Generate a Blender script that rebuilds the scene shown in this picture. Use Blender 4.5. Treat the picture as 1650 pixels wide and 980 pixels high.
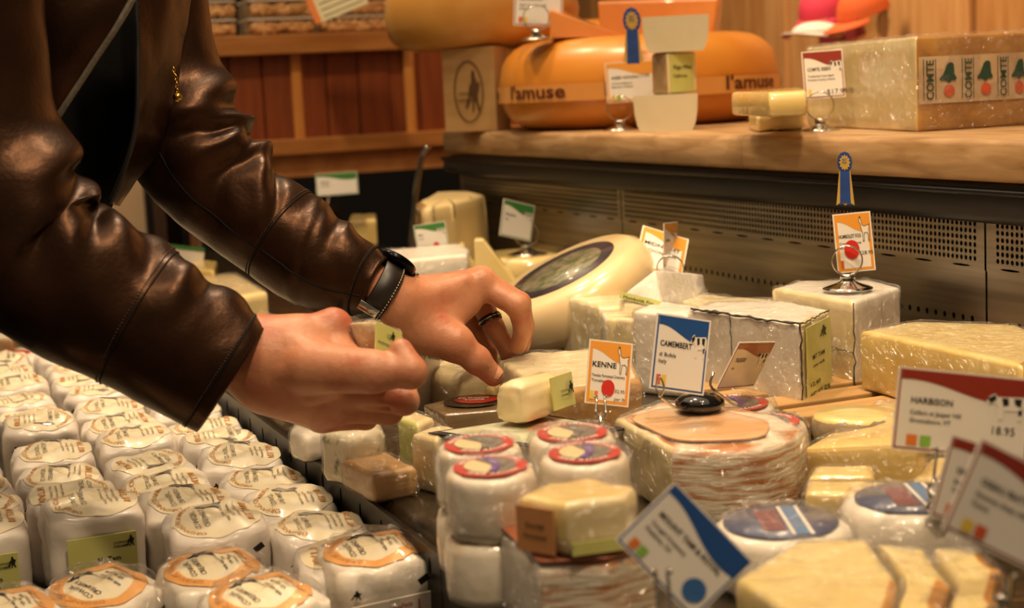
import bpy, bmesh, math, random
import numpy as np
from mathutils import Vector, Matrix, noise as mnoise

random.seed(7)
for o in list(bpy.data.objects): bpy.data.objects.remove(o)
SC = bpy.context.scene
COL = SC.collection

# ------------------------------------------------------------------ camera
EYE = 1.27
F_PX = 2500.0
PSI, TH, RHO = 0.384, 0.137, math.atan(0.05)
_f = np.array([math.sin(PSI)*math.cos(TH), math.cos(PSI)*math.cos(TH), -math.sin(TH)])
_r0 = np.array([math.cos(PSI), -math.sin(PSI), 0.0]); _u0 = np.cross(_r0, _f)
_r = math.cos(RHO)*_r0 - math.sin(RHO)*_u0
_u = math.cos(RHO)*_u0 + math.sin(RHO)*_r0
CAM = np.array([0, 0, EYE])
cd = bpy.data.cameras.new('camera'); cam = bpy.data.objects.new('camera', cd); COL.objects.link(cam)
cam.matrix_world = Matrix(((_r[0], _u[0], -_f[0], 0), (_r[1], _u[1], -_f[1], 0), (_r[2], _u[2], -_f[2], EYE), (0, 0, 0, 1)))
cd.sensor_width = 36; cd.lens = 36*F_PX/1650; cd.clip_start = 0.02
cd.dof.use_dof = True; cd.dof.focus_distance = 1.36; cd.dof.aperture_fstop = 7.6
SC.camera = cam

# ------------------------------------------------------------------ light and exposure
SC.view_settings.view_transform = 'Standard'; SC.view_settings.look = 'None'
SC.view_settings.gamma = 1.0; SC.view_settings.use_curve_mapping = False
SC.view_settings.exposure = 0.0
SC.cycles.transparent_max_bounces = 24
W = bpy.data.worlds.new('room_air'); SC.world = W; W.use_nodes = True
W.node_tree.nodes['Background'].inputs[0].default_value = (1.0, 0.74, 0.48, 1)
W.node_tree.nodes['Background'].inputs[1].default_value = 0.11
WARM = (1.0, 0.74, 0.47)
def spot(name, loc, aim, power, size=70, rad=0.055, col=WARM, blend=0.6):
    l = bpy.data.lights.new(name, 'SPOT'); l.energy = power; l.color = col; l.spot_size = math.radians(size)
    l.spot_blend = blend; l.shadow_soft_size = rad
    o = bpy.data.objects.new(name, l); COL.objects.link(o); o.location = loc
    o.rotation_euler = (Vector(aim)-Vector(loc)).to_track_quat('-Z', 'Y').to_euler(); return o
def area(name, loc, aim, power, sx, sy, col=WARM):
    l = bpy.data.lights.new(name, 'AREA'); l.energy = power; l.color = col; l.shape = 'RECTANGLE'; l.size = sx; l.size_y = sy
    o = bpy.data.objects.new(name, l); COL.objects.link(o); o.location = loc
    o.rotation_euler = (Vector(aim)-Vector(loc)).to_track_quat('-Z', 'Y').to_euler(); return o
spot('track_spot', (0.30, 0.05, 2.75), (0.65, 1.05, 1.0), 62, 55)  # added camera-side fill that brightens the cheese fronts
spot('track_spot', (-.35, 0.60, 2.75), (0.20, 1.25, 0.96), 22, 55)
spot('track_spot', (0.70, 0.85, 2.75), (0.70, 1.25, 0.96), 58, 62)
spot('track_spot', (0.15, 1.70, 2.75), (0.25, 1.55, 0.96), 36, 62)
spot('track_spot', (0.70, 1.85, 2.75), (0.65, 1.65, 0.96), 58, 62)
spot('track_spot', (0.45, 2.50, 2.75), (0.60, 2.40, 0.96), 46, 66)
spot('track_spot', (0.75, 0.80, 2.75), (1.15, 1.60, 1.25), 24, 62)
spot('track_spot', (0.60, 1.80, 2.75), (1.15, 2.40, 1.25), 18, 62)
spot('track_spot', (0.4, 2.4, 2.75), (0.8, 3.5, 1.3), 55, 70)
spot('wall_spot', (1.4, 3.0, 2.75), (2.4, 3.4, 1.4), 110, 95)
spot('wall_spot', (1.2, 1.8, 2.75), (2.4, 2.2, 1.5), 80, 95)
spot('cabinet_fill_spot', (0.3, 3.7, 2.75), (0.45, 4.3, 1.0), 60, 80)  # added only to brighten the far cabinet panel; no known lamp there
area('ceiling_fill', (0.3, 1.3, 2.9), (0.3, 1.3, 0), 30, 2.2, 4.0)  # broad soft fill added overhead, not a known fixture

# ------------------------------------------------------------------ pixel to world
def ray(x, y): return _f + _r*((x-825)/F_PX) - _u*((y-490)/F_PX)
def at(x, y, d): return CAM + ray(x, y)*d
def onz(x, y, z):
    q = ray(x, y); return CAM + q*((z-EYE)/q[2])
def depth(q): return float((np.asarray(q)-CAM)@_f)
def onX(x, y, X):
    q = ray(x, y); return CAM + q*(X/q[0])
def onY(x, y, Y):
    q = ray(x, y); return CAM + q*(Y/q[1])
def unit(v):
    v = np.asarray(v, float); return v/np.linalg.norm(v)

# ------------------------------------------------------------------ materials
def lin(c):
    if isinstance(c, str):
        c = c.lstrip('#'); c = [int(c[i:i+2], 16)/255 for i in (0, 2, 4)]
    return tuple((x/12.92 if x <= .04045 else ((x+.055)/1.055)**2.4) for x in c) + (1,)
MATS = {}
def mat(name, c1, c2=None, scale=30, detail=4, rough=.5, bump=0, bscale=None, metal=0, coat=0, coat_rough=.06,
        crinkle=0, cscale=60, stretch=(1, 1, 1), sss=0, spec=.5, lo=.35, hi=.65, c3=None, s3=8, dist=0, tr=0, wave=None, stint=None):
    if name in MATS: return MATS[name]
    m = bpy.data.materials.new(name); m.use_nodes = True; MATS[name] = m
    nt = m.node_tree; N = nt.nodes; L = nt.links; b = N['Principled BSDF']
    b.inputs['Base Color'].default_value = lin(c1); b.inputs['Roughness'].default_value = rough
    b.inputs['Metallic'].default_value = metal; b.inputs['Specular IOR Level'].default_value = spec
    tc = N.new('ShaderNodeTexCoord'); mp = N.new('ShaderNodeMapping'); mp.inputs['Scale'].default_value = stretch
    L.new(tc.outputs['Object'], mp.inputs[0])
    def nz(sc, det=4, dist_=0, src=None):
        n = N.new('ShaderNodeTexNoise'); n.inputs['Scale'].default_value = sc; n.inputs['Detail'].default_value = det
        n.inputs['Distortion'].default_value = dist_
        L.new((src or mp).outputs[0], n.inputs['Vector']); return n
    if c2:
        if wave:
            n = N.new('ShaderNodeTexWave'); n.inputs['Scale'].default_value = scale; n.inputs['Distortion'].default_value = wave
            n.inputs['Detail'].default_value = detail; n.inputs['Detail Scale'].default_value = 1.6
            L.new(mp.outputs[0], n.inputs['Vector']); src = n.outputs['Fac']
        else:
            n = nz(scale, detail, dist); src = n.outputs['Fac']
        rp = N.new('ShaderNodeValToRGB'); rp.color_ramp.elements[0].position = lo; rp.color_ramp.elements[1].position = hi
        rp.color_ramp.elements[0].color = lin(c1); rp.color_ramp.elements[1].color = lin(c2)
        L.new(src, rp.inputs[0]); out = rp.outputs[0]
        if c3:
            n3 = nz(s3, 3); r3 = N.new('ShaderNodeValToRGB'); r3.color_ramp.elements[0].position = .5; r3.color_ramp.elements[1].position = .68
            mx = N.new('ShaderNodeMix'); mx.data_type = 'RGBA'; L.new(n3.outputs['Fac'], r3.inputs[0]); L.new(r3.outputs[0], mx.inputs[0])
            L.new(out, mx.inputs[6]); mx.inputs[7].default_value = lin(c3); out = mx.outputs[2]
        L.new(out, b.inputs['Base Color'])
    if bump:
        n = nz(bscale or scale, 5); bp = N.new('ShaderNodeBump'); bp.inputs['Strength'].default_value = bump; bp.inputs['Distance'].default_value = .002
        L.new(n.outputs['Fac'], bp.inputs['Height']); L.new(bp.outputs[0], b.inputs['Normal'])
    if coat:
        b.inputs['Coat Weight'].default_value = coat; b.inputs['Coat Roughness'].default_value = coat_rough
        if crinkle:
            n = nz(cscale, 3, 1.2); v = N.new('ShaderNodeTexNoise'); v.noise_type = 'RIDGED_MULTIFRACTAL'; v.inputs['Scale'].default_value = cscale*.5; v.inputs['Detail'].default_value = 2; v.inputs['Distortion'].default_value = 1.0
            L.new(mp.outputs[0], v.inputs['Vector'])
            ad = N.new('ShaderNodeMath'); ad.operation = 'ADD'; L.new(n.outputs['Fac'], ad.inputs[0]); L.new(v.outputs['Fac'], ad.inputs[1])
            bp = N.new('ShaderNodeBump'); bp.inputs['Strength'].default_value = crinkle; bp.inputs['Distance'].default_value = .003
            L.new(ad.outputs[0], bp.inputs['Height']); L.new(bp.outputs[0], b.inputs['Coat Normal'])
    if sss:
        b.inputs['Subsurface Weight'].default_value = sss; b.inputs['Subsurface Scale'].default_value = .004
        b.inputs['Subsurface Radius'].default_value = (1, .45, .25)
    if stint: b.inputs['Specular Tint'].default_value = lin(stint)
    if tr: b.inputs['Transmission Weight'].default_value = tr
    return m
def film(name='cling_film', fac=.045, rough=.17, crinkle=1.0, sc=60, tint='#ffffff', stretch=(1, 1, 1), cap=.24, lines=.15):
    """thin clear plastic: see-through, glossy where it faces away, milky along its creases"""
    if name in MATS: return MATS[name]
    m = bpy.data.materials.new(name); m.use_nodes = True; MATS[name] = m
    nt = m.node_tree; N = nt.nodes; L = nt.links; N.remove(N['Principled BSDF'])
    out = N['Material Output']; tp = N.new('ShaderNodeBsdfTransparent'); gl = N.new('ShaderNodeBsdfGlossy'); mx = N.new('ShaderNodeMixShader')
    tp.inputs[0].default_value = lin(tint); gl.inputs['Roughness'].default_value = rough
    tc = N.new('ShaderNodeTexCoord'); mp = N.new('ShaderNodeMapping'); mp.inputs['Scale'].default_value = stretch
    n = N.new('ShaderNodeTexNoise'); n.inputs['Scale'].default_value = sc; n.inputs['Detail'].default_value = 3; n.inputs['Distortion'].default_value = 1.5
    L.new(tc.outputs['Object'], mp.inputs[0]); L.new(mp.outputs[0], n.inputs['Vector'])
    bp = N.new('ShaderNodeBump'); bp.inputs['Strength'].default_value = crinkle; bp.inputs['Distance'].default_value = .030
    L.new(n.outputs['Fac'], bp.inputs['Height']); L.new(bp.outputs[0], gl.inputs['Normal'])
    fr = N.new('ShaderNodeFresnel'); fr.inputs['IOR'].default_value = 1.45
    ad = N.new('ShaderNodeMath'); ad.operation = 'MULTIPLY_ADD'; ad.inputs[1].default_value = .6; ad.inputs[2].default_value = fac
    mn = N.new('ShaderNodeMath'); mn.operation = 'MINIMUM'; mn.inputs[1].default_value = cap
    L.new(fr.outputs[0], ad.inputs[0]); L.new(ad.outputs[0], mn.inputs[0]); fac_out = mn.outputs[0]
    if lines:
        r = N.new('ShaderNodeTexNoise'); r.noise_type = 'RIDGED_MULTIFRACTAL'; r.inputs['Scale'].default_value = sc*.55; r.inputs['Detail'].default_value = 2; r.inputs['Distortion'].default_value = .8
        L.new(mp.outputs[0], r.inputs['Vector']); cr = N.new('ShaderNodeMapRange'); cr.inputs[1].default_value = .80; cr.inputs[2].default_value = 1.25; cr.inputs[4].default_value = lines
        L.new(r.outputs['Fac'], cr.inputs[0]); a2 = N.new('ShaderNodeMath'); a2.operation = 'ADD'; L.new(fac_out, a2.inputs[0]); L.new(cr.outputs[0], a2.inputs[1]); fac_out = a2.outputs[0]
        df = N.new('ShaderNodeBsdfDiffuse'); df.inputs[0].default_value = (.9, .88, .85, 1); m2 = N.new('ShaderNodeMixShader'); m2.inputs[0].default_value = .12
        L.new(gl.outputs[0], m2.inputs[1]); L.new(df.outputs[0], m2.inputs[2]); gsrc = m2.outputs[0]
    else: gsrc = gl.outputs[0]
    L.new(fac_out, mx.inputs[0]); L.new(tp.outputs[0], mx.inputs[1]); L.new(gsrc, mx.inputs[2])
    L.new(mx.outputs[0], out.inputs[0]); return m

# ------------------------------------------------------------------ objects
def mk_mesh(name, verts, faces, mats, midx=None, smooth=True):
    me = bpy.data.meshes.new(name); me.from_pydata([tuple(map(float, v)) for v in verts], [], [tuple(map(int, f)) for f in faces])
    for m in (mats if isinstance(mats, (list, tuple)) else [mats]): me.materials.append(m)
    if midx is not None: me.polygons.foreach_set('material_index', np.asarray(midx, dtype=np.int32))
    me.polygons.foreach_set('use_smooth', np.full(len(me.polygons), bool(smooth)))
    me.update(); return me
def props(o, label=None, cat=None, group=None, kind=None):
    if label: o['label'] = label
    if cat: o['category'] = cat
    if group: o['group'] = group
    if kind: o['kind'] = kind
class Thing:
    """an Empty at a thing's base; part() takes world coordinates"""
    def __init__(s, name, label, cat, base, group=None, rot=None, kind=None):
        s.o = bpy.data.objects.new(name, None); COL.objects.link(s.o); s.o.empty_display_size = .02
        s.base = np.asarray(base, float); s.o.location = s.base; props(s.o, label, cat, group, kind)
    def part(s, name, verts, faces, mats, midx=None, smooth=True, under=None, label=None, kind=None):
        v = np.asarray(verts, float) - s.base
        o = bpy.data.objects.new(name, mk_mesh(name, v, faces, mats, midx, smooth)); COL.objects.link(o)
        o.parent = under or s.o
        if label: o['label'] = label
        if kind: o['kind'] = kind
        return o
def solo(name, verts, faces, mats, label=None, cat=None, group=None, kind=None, midx=None, smooth=True, base=None):
    v = np.asarray(verts, float); b = np.asarray(base, float) if base is not None else np.array([v[:, 0].mean(), v[:, 1].mean(), v[:, 2].min()])
    o = bpy.data.objects.new(name, mk_mesh(name, v-b, faces, mats, midx, smooth)); COL.objects.link(o); o.location = b
    props(o, label, cat, group, kind); return o
def copy_tree(o, parent=None):
    c = o.copy(); COL.objects.link(c); c.parent = parent
    for ch in o.children: copy_tree(ch, c)
    return c

# ------------------------------------------------------------------ mesh makers (numpy, world coordinates)
def merge(*ms):
    V = []; Fc = []; M = []; n = 0
    for k, m in enumerate(ms):
        v, f = m[0], m[1]; mi = m[2] if len(m) > 2 else [0]*len(f)
        V.append(np.asarray(v, float).reshape(-1, 3)); Fc += [tuple(i+n for i in q) for q in f]; M += list(mi); n += len(v)
    return np.vstack(V), Fc, M
def box(x0, x1, y0, y1, z0, z1, bev=0):
    if bev:
        return bevelled([(x, y, z) for z in (z0, z1) for x, y in ((x0, y0), (x1, y0), (x1, y1), (x0, y1))], bev)
    v = [(x, y, z) for z in (z0, z1) for x, y in ((x0, y0), (x1, y0), (x1, y1), (x0, y1))]
    return np.array(v, float), [(3, 2, 1, 0), (4, 5, 6, 7), (0, 1, 5, 4), (1, 2, 6, 5), (2, 3, 7, 6), (3, 0, 4, 7)]
def bevelled(p8, bev, seg=2):
    bm = bmesh.new(); vs = [bm.verts.new(tuple(map(float, p))) for p in p8]
    for f in [(3, 2, 1, 0), (4, 5, 6, 7), (0, 1, 5, 4), (1, 2, 6, 5), (2, 3, 7, 6), (3, 0, 4, 7)]: bm.faces.new([vs[i] for i in f])
    bmesh.ops.bevel(bm, geom=bm.edges[:], offset=bev, segments=seg, profile=.5, affect='EDGES')
    bm.verts.index_update(); v = np.array([x.co[:] for x in bm.verts]); f = [[q.index for q in x.verts] for x in bm.faces]; bm.free(); return v, f
def lathe(prof, n=32, c=(0, 0, 0), axis=(0, 0, 1), cap=True):
    a = unit(axis); h = np.array([1, 0, 0]) if abs(a[0]) < .8 else np.array([0, 1, 0]); e1 = unit(np.cross(a, h)); e2 = np.cross(a, e1)
    V = []; Fc = []; c = np.asarray(c, float)
    for r, z in prof:
        for k in range(n):
            t = 2*math.pi*k/n; V.append(c + a*z + (e1*math.cos(t)+e2*math.sin(t))*r)
    for i in range(len(prof)-1):
        for k in range(n):
            k2 = (k+1) % n; Fc.append((i*n+k, i*n+k2, (i+1)*n+k2, (i+1)*n+k))
    if cap:
        if prof[0][0] > 1e-6: Fc.append(tuple(range(n-1, -1, -1)))
        if prof[-1][0] > 1e-6: Fc.append(tuple((len(prof)-1)*n+k for k in range(n)))
    return np.array(V), Fc
def tube(pts, r, n=8, closed=False):
    P = np.asarray(pts, float); m = len(P); rr = np.full(m, r) if np.isscalar(r) else np.asarray(r)
    T = np.gradient(P, axis=0) if not closed else np.roll(P, -1, 0)-np.roll(P, 1, 0)
    V = []; Fc = []; e = None
    for i in range(m):
        t = unit(T[i])
        if e is None: e = np.cross(t, [0, 0, 1.]) if abs(t[2]) < .9 else np.cross(t, [1., 0, 0])
        e = unit(e - t*np.dot(e, t)); b = np.cross(t, e)
        for k in range(n):
            a = 2*math.pi*k/n; V.append(P[i]+(e*math.cos(a)+b*math.sin(a))*rr[i])
    for i in range(m if closed else m-1):
        j = (i+1) % m
        for k in range(n):
            k2 = (k+1) % n; Fc.append((i*n+k, i*n+k2, j*n+k2, j*n+k))
    if not closed: Fc += [tuple(range(n-1, -1, -1)), tuple((m-1)*n+k for k in range(n))]
    return np.array(V), Fc
def torus(c, axis, R, r, n=28, m=8):
    a = unit(axis); h = np.array([0, 0, 1.]) if abs(a[2]) < .8 else np.array([1., 0, 0]); e1 = unit(np.cross(a, h)); e2 = np.cross(a, e1)
    return tube([np.asarray(c)+(e1*math.cos(t)+e2*math.sin(t))*R for t in np.linspace(0, 2*math.pi, n, endpoint=False)], r, m, True)
def spline(P, n):
    """Catmull-Rom through rows of P"""
    P = np.asarray(P, float); Q = np.vstack([2*P[0]-P[1], P, 2*P[-1]-P[-2]]); out = []
    for s in np.linspace(0, len(P)-1-1e-9, n):
        i = int(s); t = s-i; a, b, c, d = Q[i:i+4]
        out.append(.5*((2*b)+(-a+c)*t+(2*a-5*b+4*c-d)*t*t+(-a+3*b-3*c+d)*t**3))
    return np.array(out)
def vnoise(v, s, seed=0): return mnoise.noise(Vector((v[0]*s+seed, v[1]*s-seed*.7, v[2]*s+seed*1.3)))
def displace(V, Fc, amp, sc, seed=0, ridge=False, top=False):
    me = bpy.data.meshes.new('tmp'); me.from_pydata([tuple(v) for v in V], [], Fc); me.update()
    nn = np.array([v.normal[:] for v in me.vertices]); bpy.data.meshes.remove(me); out = V.copy()
    for i, v in enumerate(V):
        n = vnoise(v, sc, seed)
        if ridge: n = 1-2*abs(n)*1.6
        n += .5*vnoise(v, sc*2.3, seed+5)
        out[i] += nn[i]*amp*n
    return out
def chain_poly(poly, rc, seg):
    """round the corners of a convex footprint and resample; returns points and the edge each belongs to"""
    P = np.asarray(poly, float); n = len(P); A = sum(P[i][0]*P[(i+1) % n][1]-P[(i+1) % n][0]*P[i][1] for i in range(n))
    rev = A < 0
    idx = list(range(n))
    if rev: P = P[::-1]; idx = idx[::-1]
    out = []; eid = []
    for i in range(n):
        a, b, c = P[i-1], P[i], P[(i+1) % n]; la, lc = np.linalg.norm(a-b), np.linalg.norm(c-b); ua, uc = (a-b)/la, (c-b)/lc
        cosang = np.clip(np.dot(ua, uc), -1, 1); ang = math.acos(cosang); d = min(rc/max(math.tan(ang/2), .05), la*.45, lc*.45)
        p0, p1 = b+ua*d, b+uc*d
        e_in = idx[i-1] if not rev else idx[i]; e_out = idx[i] if not rev else idx[(i+1) % n]
        k = 1 if ang > 2.9 else 4
        for t in np.linspace(0, 1, k+1):
            q = (1-t)**2*p0+2*t*(1-t)*b+t*t*p1; out.append(q); eid.append(e_in if t < .5 else e_out)
        nb = P[(i+1) % n]; na = P[(i+2) % n]
        nl = np.linalg.norm(nb-b); un = (nb-b)/nl; c2 = np.clip(np.dot(-un, unit(na-nb)), -1, 1); d2 = min(rc/max(math.tan(math.acos(c2)/2), .05), nl*.45, np.linalg.norm(na-nb)*.45)
        q0, q1 = p1, nb-un*d2; m = int(np.linalg.norm(q1-q0)/seg)
        for t in np.linspace(0, 1, m+2)[1:-1]: out.append(q0+(q1-q0)*t); eid.append(e_out)
    return np.array(out), eid
def prism(poly, z0, z1, rc=.004, bev=.004, seg=.008, nz=None, edge=None, top=1, side=0, bot=0, dome=0, amp=0, sc=60, seed=0, ridge=False, grow=0, slope=0):
    """rounded prism; edge[i] gives the material of the side from corner i to corner i+1"""
    P, eid = chain_poly(poly, rc, seg); n = len(P); cen = P.mean(0)
    T = np.roll(P, -1, 0)-np.roll(P, 1, 0); nrm = np.stack([T[:, 1], -T[:, 0]], 1); nrm /= np.linalg.norm(nrm, axis=1)[:, None]+1e-9
    P = P + nrm*grow; z0 -= grow*.2; z1 += grow; h = z1-z0; bev = min(bev, h*.4); nz = nz or max(3, int(h/seg))
    ins = lambda Z, d: Z+(cen-Z)*min(.4, d/np.linalg.norm(Z-cen, axis=1).min())   # inset without folding the corners
    rings = []; kind = []
    for t in (.85, .5, .2): rings.append((P+(cen-P)*max(t, .1), z0)); kind.append('b')
    for a in (0, 45): rings.append((ins(P, bev*(1-math.sin(math.radians(a)))), z0+bev*(1-math.cos(math.radians(a))))); kind.append('b' if a == 0 else 's')
    for z in np.linspace(z0+bev, z1-bev, nz): rings.append((P+nrm*slope*((z-z0)/h), z)); kind.append('s')
    Q = P+nrm*slope
    for a in (45, 90): rings.append((ins(Q, bev*(1-math.cos(math.radians(a)))), z1-bev*(1-math.sin(math.radians(a))))); kind.append('s' if a == 45 else 't')
    base = ins(Q, bev)
    for t in (.12, .27, .45, .65, .85): rings.append((base+(cen-base)*t, z1+dome*(1-(1-t)**2))); kind.append('t')
    V = [np.append(p, z) for r, z in rings for p in r]; V.append(np.append(cen, z0)); V.append(np.append(cen, z1+dome)); V = np.array(V)
    Fc = []; M = []; R = len(rings)
    for i in range(R-1):
        for k in range(n):
            k2 = (k+1) % n; Fc.append((i*n+k, i*n+k2, (i+1)*n+k2, (i+1)*n+k))
            if i <= 2: M.append(bot)
            elif i >= R-6: M.append(top)
            else: M.append(edge[eid[k]] if edge else side)
    for k in range(n):
        Fc.append((R*n, (k+1) % n, k)); M.append(bot); Fc.append((R*n+1, (R-1)*n+k, (R-1)*n+(k+1) % n)); M.append(top)
    if amp:
        wt = np.concatenate([np.full(n, {'b': .3, 's': 1, 't': 1}[q]) for q in kind]+[[0, 0]]); base_ = V.copy()
        for q, t in zip(range(R-5, R), (.85, .7, .5, .3, .12)): wt[q*n:(q+1)*n] = t
        V = base_+(displace(V, Fc, amp, sc, seed, ridge)-base_)*wt[:, None]
    return V, Fc, M
def tilt(V, c, axis, deg):
    R = np.array(Matrix.Rotation(math.radians(deg), 3, Vector(axis))); return (np.asarray(V)-c)@R.T+c
def xy(pts, z): return [onz(x, y, z)[:2] for x, y in pts]

# ------------------------------------------------------------------ lettering
_tc = {}
def text_mesh(s, bold=0):
    key = (s, bold)
    if key not in _tc:
        c = bpy.data.curves.new('t', 'FONT'); c.body = s; c.size = 1; c.resolution_u = 2; c.offset = bold; c.fill_mode = 'FRONT'
        o = bpy.data.objects.new('t', c); COL.objects.link(o); dg = bpy.context.evaluated_depsgraph_get(); dg.update()
        me = bpy.data.meshes.new_from_object(o.evaluated_get(dg)); v = np.array([x.co[:2] for x in me.vertices]).reshape(-1, 2); f = [tuple(p.vertices) for p in me.polygons]
        bpy.data.objects.remove(o); bpy.data.curves.remove(c); bpy.data.meshes.remove(me)
        if len(v): v[:, 0] -= v[:, 0].min()
        _tc[key] = (v, f)
    return _tc[key]
def wrap_text(s, fn, size, xscale=1, bold=.01, align='L', width=None):
    """letters mapped by fn(x, y) -> world point; width fits the line"""
    v, f = text_mesh(s, bold)
    if not len(v): return np.zeros((0, 3)), []
    w = v[:, 0].max(); k = size*xscale
    if width: k = width/w
    x = v[:, 0]*k
    if align == 'C': x = x-w*k/2
    if align == 'R': x = x-w*k
    return np.array([fn(a, b) for a, b in zip(x, v[:, 1]*size)]), f
class Panel:
    """flat sheet: O top-left corner, u to the right, v downwards, sizes in metres"""
    def __init__(s, O, U, V):
        s.O = np.asarray(O, float); s.w = np.linalg.norm(U); s.u = unit(U); V = np.asarray(V, float); V = V-s.u*np.dot(V, s.u)
        s.h = np.linalg.norm(V); s.v = unit(V); s.n = np.cross(s.v, s.u)
    def p(s, x, y, lift=0): return s.O+s.u*x+s.v*y+s.n*lift
    def slab(s, t=.0007, x0=0, y0=0, x1=None, y1=None, lift=0):
        x1 = s.w if x1 is None else x1; y1 = s.h if y1 is None else y1
        q = [(x0, y1), (x1, y1), (x1, y0), (x0, y0)]
        v = [s.p(x, y, lift-t) for x, y in q]+[s.p(x, y, lift) for x, y in q]
        return np.array(v), [(3, 2, 1, 0), (4, 5, 6, 7), (0, 1, 5, 4), (1, 2, 6, 5), (2, 3, 7, 6), (3, 0, 4, 7)]
    def poly(s, pts, lift):
        return np.array([s.p(x*s.w, y*s.h, lift) for x, y in pts]), [tuple(range(len(pts)))[::-1]]
    def text(s, t, x, y, size, lift=.0006, bold=.012, align='L', width=None):
        return wrap_text(t, lambda a, b: s.p(x*s.w+a, y*s.h-b, lift), size*s.h, 1, bold, align, width*s.w if width else None)
# ------------------------------------------------------------------ materials used all over
M_maple = mat('maple_block', '#8f6b40', '#bd9a70', 11, 6, rough=.42, stretch=(5, 1, 7), lo=.28, hi=.66, dist=.6, bump=.05)
M_maple_end = mat('maple_end_grain', '#a86c38', '#bb8048', 26, 5, rough=.45)
M_cedar = mat('red_cedar', '#6d3012', '#87431b', 8, 5, rough=.45, stretch=(7, 7, .7), lo=.3, hi=.7)
M_fir = mat('fir_trim', '#9a612c', '#ad7439', 8, 5, rough=.45, stretch=(1, 7, 7))
M_firv = mat('fir_upright', '#b4712f', '#c98a44', 8, 5, rough=.45, stretch=(7, 7, .7))
M_pine = mat('pine_plank', '#c98f55', '#dba76c', 7, 5, rough=.5, stretch=(7, 7, .6))
M_pine2 = mat('pine_plank_dark', '#b97a40', '#cf9a5e', 7, 5, rough=.5, stretch=(7, 7, .6))
M_black = mat('black_rail', '#0d0e11', '#16171b', 40, rough=.38, spec=.4)
M_dark = mat('dark_void', '#070605', rough=.8)
M_darkglass = mat('dark_glass', '#0a0908', rough=.15)
M_steel = mat('brushed_steel', '#8a8378', '#a39a8c', 120, rough=.33, metal=1, stretch=(1, .04, 1), bump=.04)
M_steel_dark = mat('dull_steel', '#24221d', '#302d27', 60, rough=.42, metal=.7)
M_chrome = mat('chrome', '#c9c4bb', rough=.12, metal=1)
M_stone = mat('dark_wrapped_stone', '#17130c', '#2c2416', 34, 6, rough=.28, coat=.6, coat_rough=.05, crinkle=.35, cscale=26)
M_white = mat('white_card', '#e9e2d6', rough=.42, coat=.4, coat_rough=.12)
M_ink = mat('black_ink', '#15120f', rough=.6)
M_ink2 = mat('grey_ink', '#4a433c', rough=.6)
M_wrapf = film()
M_floor = mat('floor_tile', '#6b5640', '#7a6248', 6, rough=.5)
M_room = mat('beige_wall', '#b59a78', '#bda381', 3, rough=.8)

# ------------------------------------------------------------------ room
solo('floor', *box(-4, 6, -2, 7, -.05, 0), M_floor, kind='structure', smooth=False)
solo('wall_far', *box(-3, 2.52, 6.0, 6.1, 0, 2.9), M_room, kind='structure', smooth=False)
wb = Thing('wall_back', None, None, (2.5, 3, 0), kind='structure')
wb.part('wall_backing', *box(2.47, 2.55, .6, 6.0, 0, 2.9), M_dark, smooth=False)
yy = 1.0; k = 0
while yy < 5.9:
    w = [.30, .12, .34, .09, .26, .16][k % 6]; px = [.0, .012, .004, .02, .008, .014][k % 6]
    wb.part('plank', *box(2.445-px, 2.475, yy+.004, yy+w-.004, 0, 2.9, .004), [M_pine, M_pine2][(k*2//3) % 2], smooth=False); yy += w; k += 1

# ------------------------------------------------------------------ the display case
DECK = .96
dk = Thing('display_deck', 'dark plastic-covered stone deck of the refrigerated cheese case', 'deck', (.66, 1.8, .80))
v, f, m = prism([(.3345, .35), (.984, .35), (.984, 3.355), (.3345, 3.355)], .80, DECK, rc=.004, bev=.012, seg=.05, amp=.0012, sc=9)
dk.part('deck_slab', v, f, M_stone)
# perforated divider between the sunken well and the deck: plates with real slots
def perforated(x, ys, zs, hy, hz, n, y0, y1, z0, z1, thick=.0015):
    """a plate in the plane X=x with one rounded hole at each (ys, zs); each hole sits in its own cell"""
    V = []; Fc = []
    yb = [y0]+[(a+b)/2 for a, b in zip(ys[:-1], ys[1:])]+[y1]; zb = [z0]+[(a+b)/2 for a, b in zip(zs[:-1], zs[1:])]+[z1]
    for i, yc in enumerate(ys):
        for j, zc in enumerate(zs):
            b = len(V); a0, a1, c0, c1 = yb[i], yb[i+1], zb[j], zb[j+1]
            outer = [(a1, (c0+c1)/2), (a1, c1), ((a0+a1)/2, c1), (a0, c1), (a0, (c0+c1)/2), (a0, c0), ((a0+a1)/2, c0), (a1, c0)]
            for q in outer: V.append((x, q[0], q[1]))
            for t in range(8):
                a = t*math.pi/4; V.append((x, yc+hy*math.cos(a), zc+hz*math.sin(a)))
            for t in range(8):
                a = t*math.pi/4; V.append((x+thick, yc+hy*math.cos(a), zc+hz*math.sin(a)))
            for t in range(8):
                t2 = (t+1) % 8; Fc.append((b+t, b+8+t, b+8+t2, b+t2)); Fc.append((b+8+t, b+16+t, b+16+t2, b+8+t2))
    return np.array(V), Fc
dv = Thing('perforated_divider', 'dark metal divider with a row of slots beside the wrapped cheeses', 'divider', (.33, 1.6, .86))
ys = list(np.arange(.40, .97, .055))
v, f = perforated(.3295, ys, [.942], .0030, .0076, 8, .36, .968, .80, .9595); dv.part('slotted_plate', v, f, M_steel_dark, smooth=False)
ys = list(np.arange(.992, 3.0, .0553))
v, f = perforated(.3295, ys, [.945], .0030, .0076, 8, .970, 3.0, .80, .9595); dv.part('slotted_plate', v, f, M_steel_dark, smooth=False)
dv.part('slot_backing', *box(.3322, .3340, .36, 3.0, .80, .955), M_dark, smooth=False)
dv.part('top_edge', *box(.3275, .3315, .36, 3.0, .9592, .9612), M_steel_dark, smooth=False)
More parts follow.
